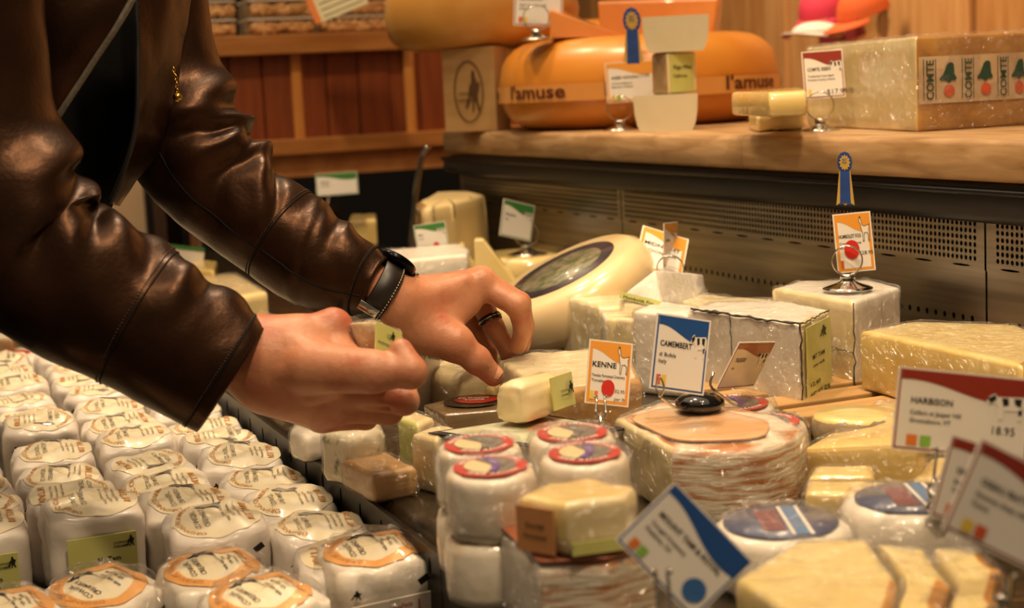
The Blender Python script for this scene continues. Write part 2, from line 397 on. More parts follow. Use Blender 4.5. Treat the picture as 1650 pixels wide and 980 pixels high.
# the sunken well on the customer's side
wl = Thing('display_well', 'sunken tray of the case holding the paper-wrapped cheeses', 'tray', (.1, 1.6, .0))
wl.part('tray_floor', *box(-.16, .326, .35, 3.35, .82, .845), M_steel_dark, smooth=False)
wl.part('front_panel', *box(-.20, -.16, .35, 3.35, 0, .93), M_black, smooth=False)
solo('refrigerated_case', *box(-.155, 1.02, .36, 3.35, .0, .798), M_black, 'black lower body of the cheese case', 'case', smooth=False)
# back panel of the case
XP = .985
bk = Thing('case_back_panel', 'brushed steel back panel of the case with rows of small round holes', 'panel', (XP, 1.9, DECK))
def back_plate(y0, y1):
    p = .0068; ys = list(np.arange(y0+.014, y1-.012, p)); zs = [EYE-.1855+p*i for i in range(6)]
    v, f = perforated(XP, ys, zs, .0023, .0025, 8, y0, y1, EYE-.1890, EYE-.146); bk.part('perforated_strip', v, f, M_steel, smooth=False)
    # strip with slots under the holes
    ys = list(np.arange(y0+.035, y1-.02, .060))
    v, f = perforated(XP, ys, [EYE-.1932], .0145, .0012, 8, y0, y1, EYE-.1965, EYE-.1890); bk.part('slotted_strip', v, f, M_steel, smooth=False)
    bk.part('lower_sheet', *box(XP+.001, XP+.003, y0, y1, EYE-.238, EYE-.1965), M_steel, smooth=False)
    ys = list(np.arange(y0+.02, y1-.02, .0143))
    v, f = perforated(XP+.001, ys, [EYE-.246], .0026, .0034, 8, y0, y1, EYE-.254, EYE-.238); bk.part('vent_strip', v, f, M_steel, smooth=False)
    bk.part('foot_sheet', *box(XP+.001, XP+.003, y0, y1, DECK, EYE-.254), M_steel, smooth=False)
back_plate(.60, 1.2085); back_plate(1.2115, 2.0); back_plate(2.003, 2.66)
bk.part('panel_backing', *box(XP+.012, XP+.016, .6, 2.7, DECK, 1.121), M_dark, smooth=False)
rl = Thing('case_top_rail', 'black rail under the thick wooden shelf', 'rail', (.98, 1.7, 1.12))
v, f, m = prism([(.968, .45), (1.03, .45), (1.03, 2.70), (.968, 2.70)], 1.122, 1.162, rc=.003, bev=.008, seg=.1); rl.part('rail_body', v, f, M_black)
rl.part('rail_lip', *tube([(.967, .45, 1.152), (.967, 2.70, 1.152)], .0035, 8), M_black)
# butcher block shelf: several glued boards
sh = Thing('wooden_shelf', 'thick maple butcher-block shelf above the case', 'shelf', (1.3, 1.6, 1.162))
yb = [.42, 1.125, 1.62, 2.06, 2.42, 2.67]
for a, b in zip(yb[:-1], yb[1:]):
    v, f, m = prism([(.960, a), (1.66, a), (1.66, b-.0005), (.960, b-.0005)], 1.162, 1.2025, rc=.0012, bev=.006, seg=.03)
    sh.part('board', v, f, M_maple)
# case end: black back wall below the wooden counter, chrome end frame
solo('case_end_wall', *box(0.64, 1.60, 3.36, 3.39, DECK-.1, EYE-.168), M_darkglass, 'black end wall of the case below the wooden counter', 'panel', smooth=False)
q = [(.962, 2.76, 1.172), (.955, 2.775, 1.158), (.95, 2.79, 1.12), (.945, 2.80, 1.08), (.94, 2.82, 1.0), (.94, 2.83, .96)]
solo('end_frame', *tube(spline(q, 20), .0055, 8), M_chrome, 'curved metal end frame at the corner of the case', 'frame')

# wooden counter across the end
YC = 3.40
ct = Thing('wooden_counter', 'red cedar panelled counter with pale trim behind the jacket sleeve', 'counter', (.6, YC, 1.09))
def yface(x0, x1, z0, z1, y0, th, mname, name, bev=.002): ct.part(name, *box(x0, x1, y0-th, y0, EYE+z0, EYE+z1, bev), mname, smooth=False)
yface(.66, 1.13, .102, .144, YC, .05, M_fir, 'top_trim')
yface(.66, 1.45, -.118, -.083, YC, .035, M_fir, 'bottom_trim')
yface(.66, 1.45, -.172, -.118, YC+.02, .03, M_maple_end, 'base_board')
for i, x in enumerate(np.arange(.66, 1.42, .0725)):
    yface(x+.001, x+.0715, -.09, .11, YC, .012+.002*(i % 3), M_cedar, 'panel_board', .003)
for x in (.66, .868, 1.13): yface(x, x+.024, -.085, .104, YC, .022, M_firv, 'upright')
ct.part('counter_top', *box(.66, 1.13, YC-.02, YC+.20, EYE+.135, EYE+.1435), M_fir, smooth=False)
ct.part('counter_body', *box(.66, 1.42, YC, YC+.20, 0.0, EYE+.135), M_cedar, smooth=False)
# ------------------------------------------------------------------ cards, stands, small printing helpers
M_blue = mat('blue_print', '#1c4b8c', rough=.4, coat=.4); M_orange = mat('orange_print', '#e59a35', rough=.4, coat=.4)
M_redp = mat('brick_red_print', '#8f2c17', rough=.4, coat=.4); M_green = mat('green_print', '#3d7a35', rough=.4, coat=.4)
M_dot = mat('red_dot', '#c92a1f', rough=.4); M_tabo = mat('orange_tab', '#dd7a2e', rough=.5); M_tabg = mat('green_tab', '#86b645', rough=.5)
M_taby = mat('yellow_tab', '#e3c24a', rough=.5); M_tabr = mat('red_tab', '#cf5a2c', rough=.5)
M_lime = mat('lime_label', '#c8c871', '#cfcf80', 40, rough=.45, coat=.6, coat_rough=.08, crinkle=.15)
M_limetxt = mat('olive_ink', '#3c3a20', rough=.6)
M_clear = film('clear_sleeve', .06, .05, .05, 8, lines=0)
BANDC = {'blue': M_blue, 'orange': M_orange, 'red': M_redp, 'green': M_green}
COW = [(0, .55), (.08, .42), (.2, .36), (.26, .44), (.9, .40), (.98, .48), (1, .75), (.96, .78), (.92, .62), (.88, .68), (.9, 1), (.8, 1), (.76, .76), (.45, .78), (.42, 1), (.32, 1), (.3, .7), (.22, .6), (.12, .64), (.05, .64)]
COWSPOT = [[(.02, .5), (.2, .38), (.24, .5), (.1, .62)], [(.36, .46), (.52, .45), (.55, .62), (.42, .66)], [(.66, .45), (.86, .44), (.84, .66), (.7, .6)], [(.78, .74), (.88, .7), (.88, .86), (.8, .86)]]
GOAT = [(.08, .10), (.12, .02), (.15, .1), (.2, .04), (.2, .14), (.26, .2), (.3, .36), (.5, .42), (.9, .38), (1, .34), (.98, .44), (.93, .5), (.95, .7), (.9, 1), (.82, 1), (.84, .74), (.72, .66), (.45, .68), (.4, 1), (.3, 1), (.3, .66), (.2, .5), (.16, .3), (.04, .24), (.03, .18)]
BIRD = [(.55, 0), (.68, .05), (.72, .2), (.86, .34), (1, .3), (.9, .5), (.82, .62), (.86, .8), (.98, 1), (.8, .98), (.68, .74), (.6, .78), (.56, 1), (.44, 1), (.5, .7), (.38, .6), (.3, .8), (.12, .92), (.0, .9), (.22, .66), (.3, .4), (.46, .3), (.46, .12)]
def figure(pn, pts, x, y, w, h, lift=.0006):
    return pn.poly([(x+a*w, y+b*h) for a, b in pts], lift)
def outline(pn, pts, x, y, w, h, t=.006, lift=.0007):
    out = []; n = len(pts); P = [np.array([x+a*w, y+b*h]) for a, b in pts]; asp = pn.w/pn.h
    for i in range(n):
        a, b = P[i], P[(i+1) % n]; d = (b-a)*[pn.w, pn.h]; L = np.linalg.norm(d)
        if L < 1e-7: continue
        nn = np.array([-d[1], d[0]])/L*t*pn.h/2; na = nn/[pn.w, pn.h]
        out.append(pn.poly([tuple(a-na), tuple(b-na), tuple(b+na), tuple(a+na)], lift))
    return merge(*out)[:2]
def price_card(label, TL, TR, BL, d, band, lines, d2=None, d3=None, animal=None, tabs=(), dot=None, pen=(), wave=True, sizes=None, spot_round=None, group=None):
    """a printed card; TL, TR, BL are where its corners stand, d the distances of those corners"""
    O = at(*TL, d); U = at(*TR, d if d2 is None else d2)-O; V = at(*BL, d if d3 is None else d3)-O
    pn = Panel(O, U, V); T = Thing('price_card', label, 'sign', pn.p(pn.w/2, pn.h), group)
    bc = BANDC[band]
    card = T.part('card', *pn.slab(.0009), M_white, smooth=False)
    mg = .022*pn.h; T.part('coloured_border', *pn.slab(.0002, mg, mg, pn.w-mg, pn.h-mg, .00015), bc, smooth=False, under=card)
    bw = mg+(.045 if band == 'orange' else .022)*pn.h; iw = bw/pn.w; ih = bw/pn.h
    T.part('printed_face', *pn.slab(.0002, bw, bw, pn.w-bw, pn.h-bw, .0003), M_white, smooth=False, under=card)
    if wave:
        top = [(iw, ih), (1-iw, ih)]; xs = np.linspace(1-iw, iw, 13); low = [(x, .24+.10*math.sin((x-.45)*4.4)) for x in xs]
        T.part('colour_band', *pn.poly(top+low, .0005), bc, smooth=False, under=card)
    blk = []; sz = sizes or [.115]+[.07]*8; y = .42
    for i, s in enumerate(lines):
        vv_ = text_mesh(s, .02 if i == 0 else .012)[0]; room = (.58 if animal and i == 0 else .76)
        blk.append(pn.text(s, .11, y, sz[i], .0007, .02 if i == 0 else .012, 'L', room if vv_[:, 0].max()*sz[i]*pn.h > room*pn.w else None)); y += sz[i]*1.28
    for s, x, yy_, z in pen: blk.append(pn.text(s, x, yy_, z, .0007, 0))
    if animal == 'goat': gt = T.part('animal_drawing', *figure(pn, GOAT, .66, .06, .27, .44, .0006), M_white, smooth=False, under=card); blk.append(outline(pn, GOAT, .66, .06, .27, .44, .008, .0008))
    if animal == 'cow':
        T.part('animal_drawing', *merge(figure(pn, COW, .66, .04, .30, .48, .0007))[:2], M_white, smooth=False, under=card)
        blk += [figure(pn, q, .66, .04, .30, .48, .0009) for q in COWSPOT]
    if blk: T.part('lettering', *merge(*blk)[:2], M_ink, smooth=False, under=card)
    for i, c in enumerate(tabs):
        x = .10+i*.10; T.part('colour_tab', *pn.poly([(x, .80), (x+.08, .80), (x+.08, .93), (x, .93)], .0007), c, smooth=False, under=card)
    if dot:
        x, y, r = dot; T.part('red_sticker', *pn.poly([(x+r*math.cos(t)*pn.h/pn.w, y+r*1.25*math.sin(t)) for t in np.linspace(0, 2*math.pi, 20, endpoint=False)], .001), M_dot, smooth=False, under=card)
    if spot_round:
        x, y, r = spot_round; T.part('round_spot', *pn.poly([(x+r*math.cos(t)*pn.h/pn.w, y+r*math.sin(t)) for t in np.linspace(0, 2*math.pi, 24, endpoint=False)], .0007), mat('mid_blue_print', '#3d6ea8', '#34619a', 60, rough=.4), smooth=False, under=card)
    return T, pn
def ring_stand(label, foot, R=.014, base=.022, lift=.012, face=None, group=None):
    """chrome spiral card stand: domed base, stem, three rings"""
    T = Thing('card_stand', label, 'card stand', foot, group); foot = np.asarray(foot, float)
    fwd = unit(face if face is not None else CAM-foot); fwd[2] = 0; fwd = unit(fwd)
    T.part('base', *lathe([(0, 0), (base, 0), (base, .0012), (base*.8, .003), (base*.45, .006), (base*.25, .009), (base*.2, lift)], 32, foot), M_chrome)
    T.part('collar', *lathe([(base*.3, lift-.002), (base*.3, lift+.003)], 20, foot), M_chrome)
    for k in (-1, 0, 1): T.part('ring', *torus(foot+np.array([0, 0, lift+.002+R])+fwd*.0022*k, fwd, R, .0008), M_chrome)
    return T
def clip_stand(label, tip, foot, black=False):
    T = Thing('card_clip', label, 'card clip', foot); tip = np.asarray(tip, float); foot = np.asarray(foot, float)
    sd = unit(np.cross(tip-CAM, [0, 0, 1])); tw = unit(CAM-tip)
    if not black:
        mid = foot+(tip-foot)*.45
        T.part('post', *tube([foot+(0, 0, .001), mid], .0024, 8), M_chrome)
        for s in (-1, 1): T.part('prong', *tube(spline([mid+sd*.001*s, mid+sd*.004*s+tw*.003, tip+sd*.003*s+tw*.002, tip+sd*.0052*s+tw*.004], 10), .0010, 6), M_chrome)
        T.part('foot', *lathe([(0, 0), (.008, 0), (.007, .002), (.003, .003)], 16, foot), M_chrome)
    else:
        k_b = 1.35; M_b = mat('gloss_black_base', '#060606', rough=.12, coat=.8, coat_rough=.03)
        T.part('base', *lathe([(0, 0), (.016, 0), (.0195, .004), (.0190, .008), (.014, .0118), (.006, .0132), (0, .0134)], 28, foot), M_b)
        j = foot+unit((tip-foot)*[1, 1, 0])*.016+(0, 0, .005)
        T.part('arm', *tube(spline([foot+(0, 0, .006), j, j*.5+tip*.5-(0, 0, .004), tip], 14), .0011, 6), M_chrome)
        for s in (-1, 1): T.part('prong', *tube(spline([tip, tip+sd*.003*s+(0, 0, .006), tip+sd*.0015*s+(0, 0, .013), tip+(0, 0, .015)], 9), .0008, 6), M_chrome)
    return T
def ribbon(label, top_px, d, card_pn):
    """blue rosette with two tails, pinned above a card"""
    c = at(*top_px, d); T = Thing('award_ribbon', label, 'ribbon', c-np.array([0, 0, .07]))
    r = np.array(_r); u = np.array([0, 0, 1.]); n = unit(CAM-c)
    M_rb = mat('ribbon_blue', '#1d3f86', '#274c98', 60, rough=.45); M_go = mat('ribbon_gold', '#c9a54a', rough=.45)
    def disc(k, rr, lift, n_=40, wav=0):
        p = [c+(r*math.cos(t)*.8+u*math.sin(t)*1.15)*rr*(1+wav*math.cos(t*12))+n*lift for t in np.linspace(0, 2*math.pi, n_, endpoint=False)]
        q = [x-n*.0008 for x in p]; m = n_
        return np.array(p+q), [tuple(range(m)), tuple(range(2*m-1, m-1, -1))]+[(i, i+m, (i+1) % m+m, (i+1) % m) for i in range(m)]
    T.part('rosette', *disc(0, k_r, 0, 48, .03), M_rb, smooth=False); T.part('gold_seal', *disc(1, k_r*.66, .001, 72, .15), M_go, smooth=False)
    for k_ in range(2): T.part('seal_line', *wrap_text(('BEST', 'PICK')[k_], lambda a, b: c+r*a*.8+u*(b+k_r*(.22-.32*k_))+n*.0022, k_r*.30, 1, .02, 'C'), M_rb, smooth=False)
    L = k_r*4.6
    for s, mm, w in ((-.35, M_go, .42), (.35, M_go, .42), (0, M_rb, .5)):
        a = c-u*k_r*.9+r*s*k_r*.5; b = c-u*L+r*s*k_r*1.4; ww = r*k_r*w; nn = n*(.0004 if mm is M_go else .0012)
        p = [a-ww+nn, a+ww+nn, b+ww*1.15+nn, b+u*k_r*.3+nn, b-ww*1.15+nn]; q = [x-n*.0005 for x in p]
        T.part('tail', np.array(p+q), [(0, 4, 3, 2, 1), (5, 6, 7, 8, 9)]+[(i, (i+1) % 5, (i+1) % 5+5, i+5) for i in range(5)], mm, smooth=False)
    return T
k_r = .013
def side_label(T, p0, p1, z0, z1, a0, a1, b0, b1, material, lines=(), logo=None, ink=None, off=.0022, under=None, lean=0):
    """label stuck on the upright face that runs from footprint corner p0 (left) to p1 (right); a = across, b = down, as fractions"""
    p0 = np.asarray(p0, float); p1 = np.asarray(p1, float); h = z1-z0
    O = np.append(p0+(p1-p0)*a0, z1-b0*h); U = np.append((p1-p0)*(a1-a0), 0); V = np.array([0, 0, -(b1-b0)*h])
    pn = Panel(O, U, V); pn.O = pn.O+pn.n*off
    lb = T.part('paper_label', *pn.slab(.0012), material, smooth=False, under=under, label='printed paper label')
    blk = [pn.text(s, x, y, z, .0005, .015, 'L', w) for s, x, y, z, w in lines]
    if logo: blk.append(figure(pn, BIRD, *logo, .0005))
    if blk: T.part('lettering', *merge(*blk)[:2], ink or M_limetxt, smooth=False, under=lb)
    return pn
LIME_LINES = [('COWGIRL', .52, .18, .07, .2), ('CREAMERY', .5, .26, .07, .22), ('Humboldt Fog', .1, .5, .13, .7), ('California', .25, .62, .1, .45), ('pasteurized goat milk', .08, .76, .07, .8)]

# ------------------------------------------------------------------ cheese materials
M_cream = mat('cream_cheese_paste', '#e3cf9c', '#ecdcb0', 25, rough=.4, coat=.9, coat_rough=.06, crinkle=.5, cscale=30, sss=.15)
M_creamd = mat('cream_paste_plain', '#dfcb98', '#e9d8aa', 25, rough=.5, sss=.15)
M_yellow = mat('yellow_paste', '#dfc070', '#e8cd86', 20, rough=.38, coat=.9, coat_rough=.05, crinkle=.35, cscale=24, sss=.12)
M_yellow2 = mat('pale_yellow_paste', '#e3c77c', '#ead394', 20, rough=.38, coat=.9, coat_rough=.05, crinkle=.45, cscale=26, sss=.12)
M_bloomy = mat('bloomy_white_rind', '#e6dccb', '#efe7d9', 50, rough=.5, bump=.25, bscale=140, coat=.7, coat_rough=.08, crinkle=.5, cscale=34)
M_ash = mat('ash_line', '#2e2b27', '#55504a', 120, rough=.6, bump=.3)
M_washed = mat('washed_rind', '#bd7a40', '#eadfc8', 30, 6, rough=.45, bump=.6, bscale=60, stretch=(1, 1, 8), lo=.38, hi=.56, coat=.9, coat_rough=.06, crinkle=.5, cscale=40)
M_tanrind = mat('tan_rind', '#a97d46', '#c39a5e', 18, 5, rough=.45, bump=.2, coat=.8, coat_rough=.06, crinkle=.4, cscale=30)
M_comte_paste = mat('firm_ivory_paste', '#d9c68c', '#e6d8a8', 14, 6, rough=.35, coat=1, coat_rough=.05, crinkle=.55, cscale=18, stretch=(1, 1, .5))
M_comte_rind = mat('brown_firm_rind', '#9a6a2f', '#b98a48', 20, 6, rough=.4, bump=.2, coat=1, coat_rough=.05, crinkle=.6, cscale=20)
M_gouda = mat('orange_wax', '#dc8a2c', '#e29739', 6, 4, rough=.36, coat=.35, coat_rough=.25, c3='#d07a1e', s3=4)
M_gouda2 = mat('tan_wax', '#c98f3f', '#d29c4e', 5, 5, rough=.35, coat=.3, coat_rough=.25, c3='#bd8234', s3=6)
M_orpaste = mat('orange_paste', '#d9822e', '#e08e3c', 14, rough=.4, coat=.8, coat_rough=.07, crinkle=.3, cscale=24, sss=.1)
M_whitep = mat('white_firm_paste', '#cfc29f', '#d8cdb0', 14, rough=.45, coat=.6, coat_rough=.1, crinkle=.2)
M_greyrind = mat('grey_natural_rind', '#7a6a52', '#9c8a6c', 60, 6, rough=.7, bump=.5, coat=.5, crinkle=.5)
M_kraft = mat('kraft_wrap', '#9a7b54', '#ae9068', 30, rough=.5, coat=.7, coat_rough=.07, crinkle=.6, cscale=50)

# ------------------------------------------------------------------ goods on the wooden shelf
ST = 1.2025
# big tan wheel on its wooden box
bx_c = onz(752, 214, ST)
D = 2.62; wc = at(838, 20, D+.05)
bxT = Thing('wooden_box', 'pale wooden cheese box with a burned oval emblem at the shelf end', 'box', (at(757, 150, 2.62)[0], at(757, 150, 2.62)[1], ST))
pA, pB = onz(718, 214, ST)[:2], onz(806, 211, ST)[:2]
dirv = unit(np.append(pB-pA, 0))[:2]; dep = np.array([-dirv[1], dirv[0]]); dep = dep if dep@_f[:2] > 0 else -dep
pB = pA+dirv*np.linalg.norm(pB-pA)*.95; bh = .142
M_boxw = mat('box_birch', '#b28a56', '#c09a66', 8, 5, rough=.55, stretch=(1, 1, 6))
v, f, m = prism([pA, pB, pB+dep*.045, pA+dep*.045], ST, ST+bh, rc=.001, bev=.0015, seg=.03); bxT.part('box_body', v, f, M_boxw, smooth=False)
pn = Panel(np.append(pA, ST+bh)-np.append(dep, 0)*.0012, np.append(pB-pA, 0), (0, 0, -bh))
M_burn = mat('burned_mark', '#5d3f1e', rough=.7)
ov = [(.5+.27*math.cos(t), .52+.36*math.sin(t)) for t in np.linspace(0, 2*math.pi, 28, endpoint=False)]
bxT.part('burned_emblem', *merge(outline(pn, ov, 0, 0, 1, 1, .018), figure(pn, BIRD, .42, .26, .3, .5, .0003), pn.text('COWGIRL', .3, .56, .05), pn.text('CREAMERY', .28, .64, .05))[:2], M_burn, smooth=False)
wz = ST+bh+.001; R = .170; wcx = np.array([*at(778, 60, 2.76)[:2], wz])
wheel_prof = lambda R, h, r=.045: [(0, 0), (R*.5, 0), (R-r, 0)]+[(R-r+r*math.sin(a), r*.9-r*.9*math.cos(a)) for a in np.linspace(.3, 1.5, 5)]+[(R+.004, h*.5)]+[(R-r+r*math.cos(a), h-r*.9+r*.9*math.sin(a)) for a in np.linspace(.05, 1.5, 6)]+[(R*.6, h), (0, h)]
v, f = lathe(wheel_prof(R, .125), 56, wcx); v = displace(v, f, .002, 7, 3)
solo('whole_cheese', v, f, M_gouda2, 'large tan cheese wheel resting on the wooden box', 'cheese', base=wcx)
# orange wheel with printed band
gc = np.array([*at(1028, 140, 2.55)[:2], ST+.0005]); GR = .225; GH = .142
gd = Thing('whole_cheese', 'large orange waxed cheese wheel with a printed band on the shelf', 'cheese', gc)
v, f = lathe(wheel_prof(GR, GH, .06), 72, gc); v = displace(v, f, .0012, 8, 1); gd.part('wheel', v, f, M_gouda)
M_band = mat('band_print', '#5b2410', rough=.5); M_bandbg = mat('wheel_band', '#dc9448', '#e19f55', 12, rough=.4, coat=.4)
ang0 = math.atan2(-gc[1], -gc[0])   # towards the camera
def on_wheel(s, z, r=GR+.0075): return np.array([gc[0]+r*math.cos(ang0+s/GR), gc[1]+r*math.sin(ang0+s/GR), gc[2]+z])
V = []; n = 60
for i in range(n+1):
    s = -GR*1.5+GR*3.0*i/n; V += [on_wheel(s, .046, GR+.0062), on_wheel(s, .072, GR+.0062)]
gd.part('paper_band', V, [(2*i, 2*i+2, 2*i+3, 2*i+1) for i in range(n)], M_bandbg)
tx = []; s = -.42
for k in range(5):
    vv, ff = wrap_text("l'amuse", lambda a, b, s=s: on_wheel(s+a, .052+b), .029, 1.45, .02); gd.part('band_word', vv, ff, M_band, smooth=False); s += .186
# wedge and blocks piled on the orange wheel
zt = ST+GH+.001
T = Thing('cheese_wedge', 'orange cheese wedge lying on the orange wheel beside the tan wheel', 'cheese', np.append(onz(940, 66, zt)[:2], zt))
a = at(886, 66, 2.52)[:2]; b = at(1012, 72, 2.46)[:2]; c2 = at(905, 60, 2.64)[:2]
O = at(886, 70, 2.50); P8 = [at(886, 70, 2.40), at(1010, 74, 2.40), at(1010, 72, 2.50), at(893, 69, 2.50), at(885, 14, 2.40), at(1012, 64, 2.40), at(1012, 60, 2.50), at(893, 12, 2.50)]
for i in range(4): P8[i][2] = zt
T.part('wedge', *bevelled(P8, .003), M_orpaste, smooth=False)
T = Thing('cheese_block', 'orange wrapped cheese block behind the white half wheel', 'cheese', np.append(at(1065, 60, 2.66)[:2], zt))
P8 = [at(968, 66, 2.62), at(1150, 60, 2.62), at(1158, 58, 2.76), at(980, 60, 2.76), at(962, 2, 2.62), at(1160, -4, 2.62), at(1166, -6, 2.76), at(980, 0, 2.76)]
for i in range(4): P8[i][2] = zt
T.part('block', *bevelled(P8, .005), M_orpaste, smooth=False)
T = Thing('whole_cheese', 'second orange wheel partly showing above the orange wedge', 'cheese', np.append(at(945, 40, 2.86)[:2], ST))
c0 = np.append(at(975, 40, 3.02)[:2], ST); v, f = lathe(wheel_prof(.2, .19, .05), 48, c0); T.part('wheel', v, f, M_gouda)
vv, ff = wrap_text('se', lambda a, b: c0+np.array([math.cos(math.atan2(-c0[1], -c0[0])+(a-.10)/.2)*.2055, math.sin(math.atan2(-c0[1], -c0[0])+(a-.10)/.2)*.2055, .158+b]), .03, 1.1, .015)
T.part('band_lettering', vv, ff, M_band, smooth=False)
# stack of white cheese pieces
def half_wheel(name, label, px, d, R, h, z, yaw, m_rind, m_cut, topscale=1, mats=None):
    c = np.append(at(px[0], px[1], d)[:2], z); w = unit(CAM-c); w[2] = 0; w = unit(w); r = np.array([w[1]*-1, w[0], 0])
    ca, sa = math.cos(yaw), math.sin(yaw); r2 = r*ca+w*sa; w2 = -r*sa+w*ca
    poly = [(c-r2*R)[:2]]+[(c-r2*R*math.cos(t)-w2*R*math.sin(t))[:2] for t in np.linspace(.2, math.pi-.2, 9)]+[(c+r2*R)[:2]]
    n = len(poly); v, f, m = prism(poly, z, z+h, rc=.003, bev=.005, seg=.01, edge=[0]*(n-1)+[1], top=0, bot=0, amp=.0006, sc=40)
    T = Thing(name, label, 'cheese', c); T.part('piece', v, f, [m_rind, m_cut], m); return T
M_wr = mat('white_firm_rind', '#c2b592', '#ccc0a2', 20, rough=.5, coat=.4, crinkle=.2)
dW = 2.16
def px2m(px, d): return px*d/F_PX
def bowl_piece(label, cx, y0, y1, w, d, z0=None):
    h = px2m(y1-y0, d); c = at(cx, y1, d); z = c[2] if z0 is None else z0; c = np.array([c[0], c[1], z]); r = np.array([_r[0], _r[1], 0]); r = unit(r); fw = unit(np.array([_f[0], _f[1], 0]))
    W2 = px2m(w, d)/2; T = Thing('cheese_piece', label, 'cheese', c)
    V = []; n = 10; prof = [(.80, 0), (.9, .18), (.97, .5), (1, .98), (.97, 1)]
    for t_, hh in prof:
        for k in range(25):
            a = math.pi*k/24; V.append(c-r*W2*t_*math.cos(a)+fw*W2*1.0*t_*math.sin(a)+np.array([0, 0, h*hh]))
    F_ = [(i*25+k, (i+1)*25+k, (i+1)*25+k+1, i*25+k+1) for i in range(4) for k in range(24)]
    F_ += [tuple(i*25 for i in range(5))+tuple(i*25+24 for i in range(4, -1, -1))]; F_ += [tuple(range(25)), tuple(range(124, 99, -1))]
    T.part('piece', V, F_, [M_wr, M_whitep], [0]*96+[1, 0, 0], smooth=False); return T, z+h
T, z1_ = bowl_piece('white half wheel cheese at the bottom of the stack by the blue ribbon', 1074, 150, 208, 104, 2.17, ST)
c = at(1089, 150, 2.19); c[2] = z1_
T = Thing('cheese_wedge', 'small wrapped wedge with a lime label in the middle of the stack', 'cheese', c)
r = unit(np.array([_r[0], _r[1], 0])); fw = unit(np.array([_f[0], _f[1], 0])); hh = px2m(67, 2.18)
pL, pM, pR = (c-r*px2m(36, 2.18)+fw*.012)[:2], (c-r*px2m(14, 2.18)-fw*.012)[:2], (c+r*px2m(38, 2.18)+fw*.02)[:2]
v, f, m = prism([pL, pM, pR, (c+fw*.07)[:2]], z1_, z1_+hh, rc=.003, bev=.004, seg=.01, edge=[1, 0, 0, 0], amp=.0008, sc=60); T.part('wedge', v, f, [M_cream, M_kraft], m)
side_label(T, pM, pR, z1_, z1_+hh, .08, .85, .05, .95, M_lime, [('Wagon Wheel', .1, .4, .16, .8), ('California', .1, .62, .12, .6)])
bowl_piece('white half wheel cheese topmost of the stack by the blue ribbon', 1090, 27, 84, 108, 2.17, z1_+hh+.0005)
# small wedge on a wrapped piece
zq = ST
pp = xy([(1208, 210), (1222, 214), (1293, 210), (1290, 198), (1218, 198)], ST)
T = Thing('cheese_piece', 'small shiny wrapped cheese piece under the pale yellow wedge on the shelf', 'cheese', np.append(np.mean(pp, 0), ST))
v, f, m = prism(pp, ST, ST+.024, rc=.003, bev=.004, seg=.006, amp=.0015, sc=90, ridge=True); T.part('piece', v, f, M_yellow2)
z2 = ST+.0255
pp = xy([(1180, 186), (1240, 190), (1300, 187), (1290, 174)], z2)
T = Thing('cheese_wedge', 'pale yellow wedge balanced on a small wrapped piece next to the big ivory wedge', 'cheese', np.append(np.mean(pp, 0), z2))
v, f, m = prism(pp, z2, z2+.027, rc=.003, bev=.003, seg=.01); T.part('wedge', v, f, [M_yellow, M_yellow2], m)
# ivory wedge with printed rind
A = onz(1478, 213, ST)[:2]; Lc = onz(1302, 204, ST)[:2]; Rr = onz(1660, 201, ST)[:2]
e = unit(np.append(Lc-A, 0))[:2]; g = unit(np.append(Rr-A, 0))[:2]
arc = [A]; ang = math.atan2(g[1], g[0])-.16; p = A.copy(); RI = []
for i in range(13):
    RI.append(p.copy()); ang += .058; p = p+np.array([math.cos(ang), math.sin(ang)])*.03
poly = [Lc]+RI+[RI[-1]+np.array([.10, .28])]
CH = .1035; n = len(poly)
cm = Thing('cheese_wedge', 'large ivory cheese wedge in cling film with printed brown rind', 'cheese', np.append(np.mean(poly, 0), ST))
v, f, m = prism(poly, ST, ST+CH, rc=.002, bev=.004, seg=.012, edge=[0]+[2]*12+[2]+[0], top=1, side=0); cm.part('wedge', v, f, [M_comte_paste, M_comte_rind, M_comte_rind], m)
arcL = [0]
for i in range(1, len(RI)): arcL.append(arcL[-1]+np.linalg.norm(RI[i]-RI[i-1]))
def on_rind(s, z, off=.002):
    i = max(0, min(int(s/.03), 11)); t = (s-arcL[i])/.03; q = RI[i]+(RI[i+1]-RI[i])*t; d_ = unit(np.append(RI[i+1]-RI[i], 0)); nn = np.array([d_[1], -d_[0], 0])
    if nn@np.append(-q, 0) < 0: nn = -nn
    return np.append(q, ST+z)+nn*off
M_rpap = mat('rind_paper', '#b79a74', '#c4a987', 30, rough=.4, coat=.9, coat_rough=.05, crinkle=.6, cscale=22); M_rgreen = mat('dark_green_print', '#22402f', rough=.5, coat=.7); M_rred = mat('rust_print', '#c2542e', rough=.5, coat=.7)
V = []; 
for i in range(49): V += [on_rind(.002+.355*i/48, .030, .0012), on_rind(.002+.355*i/48, .081, .0012)]
lb = cm.part('printed_band', V, [(2*i, 2*i+2, 2*i+3, 2*i+1) for i in range(48)], M_rpap)
BELL = [(-.2, 1), (.2, 1), (.42, .78), (.55, .3), (.72, -.25), (1, -.6), (.98, -.8), (.4, -.86), (.28, -1.05), (-.05, -1.0), (-.2, -.84), (-.95, -.8), (-1, -.6), (-.72, -.25), (-.55, .3), (-.42, .78)]
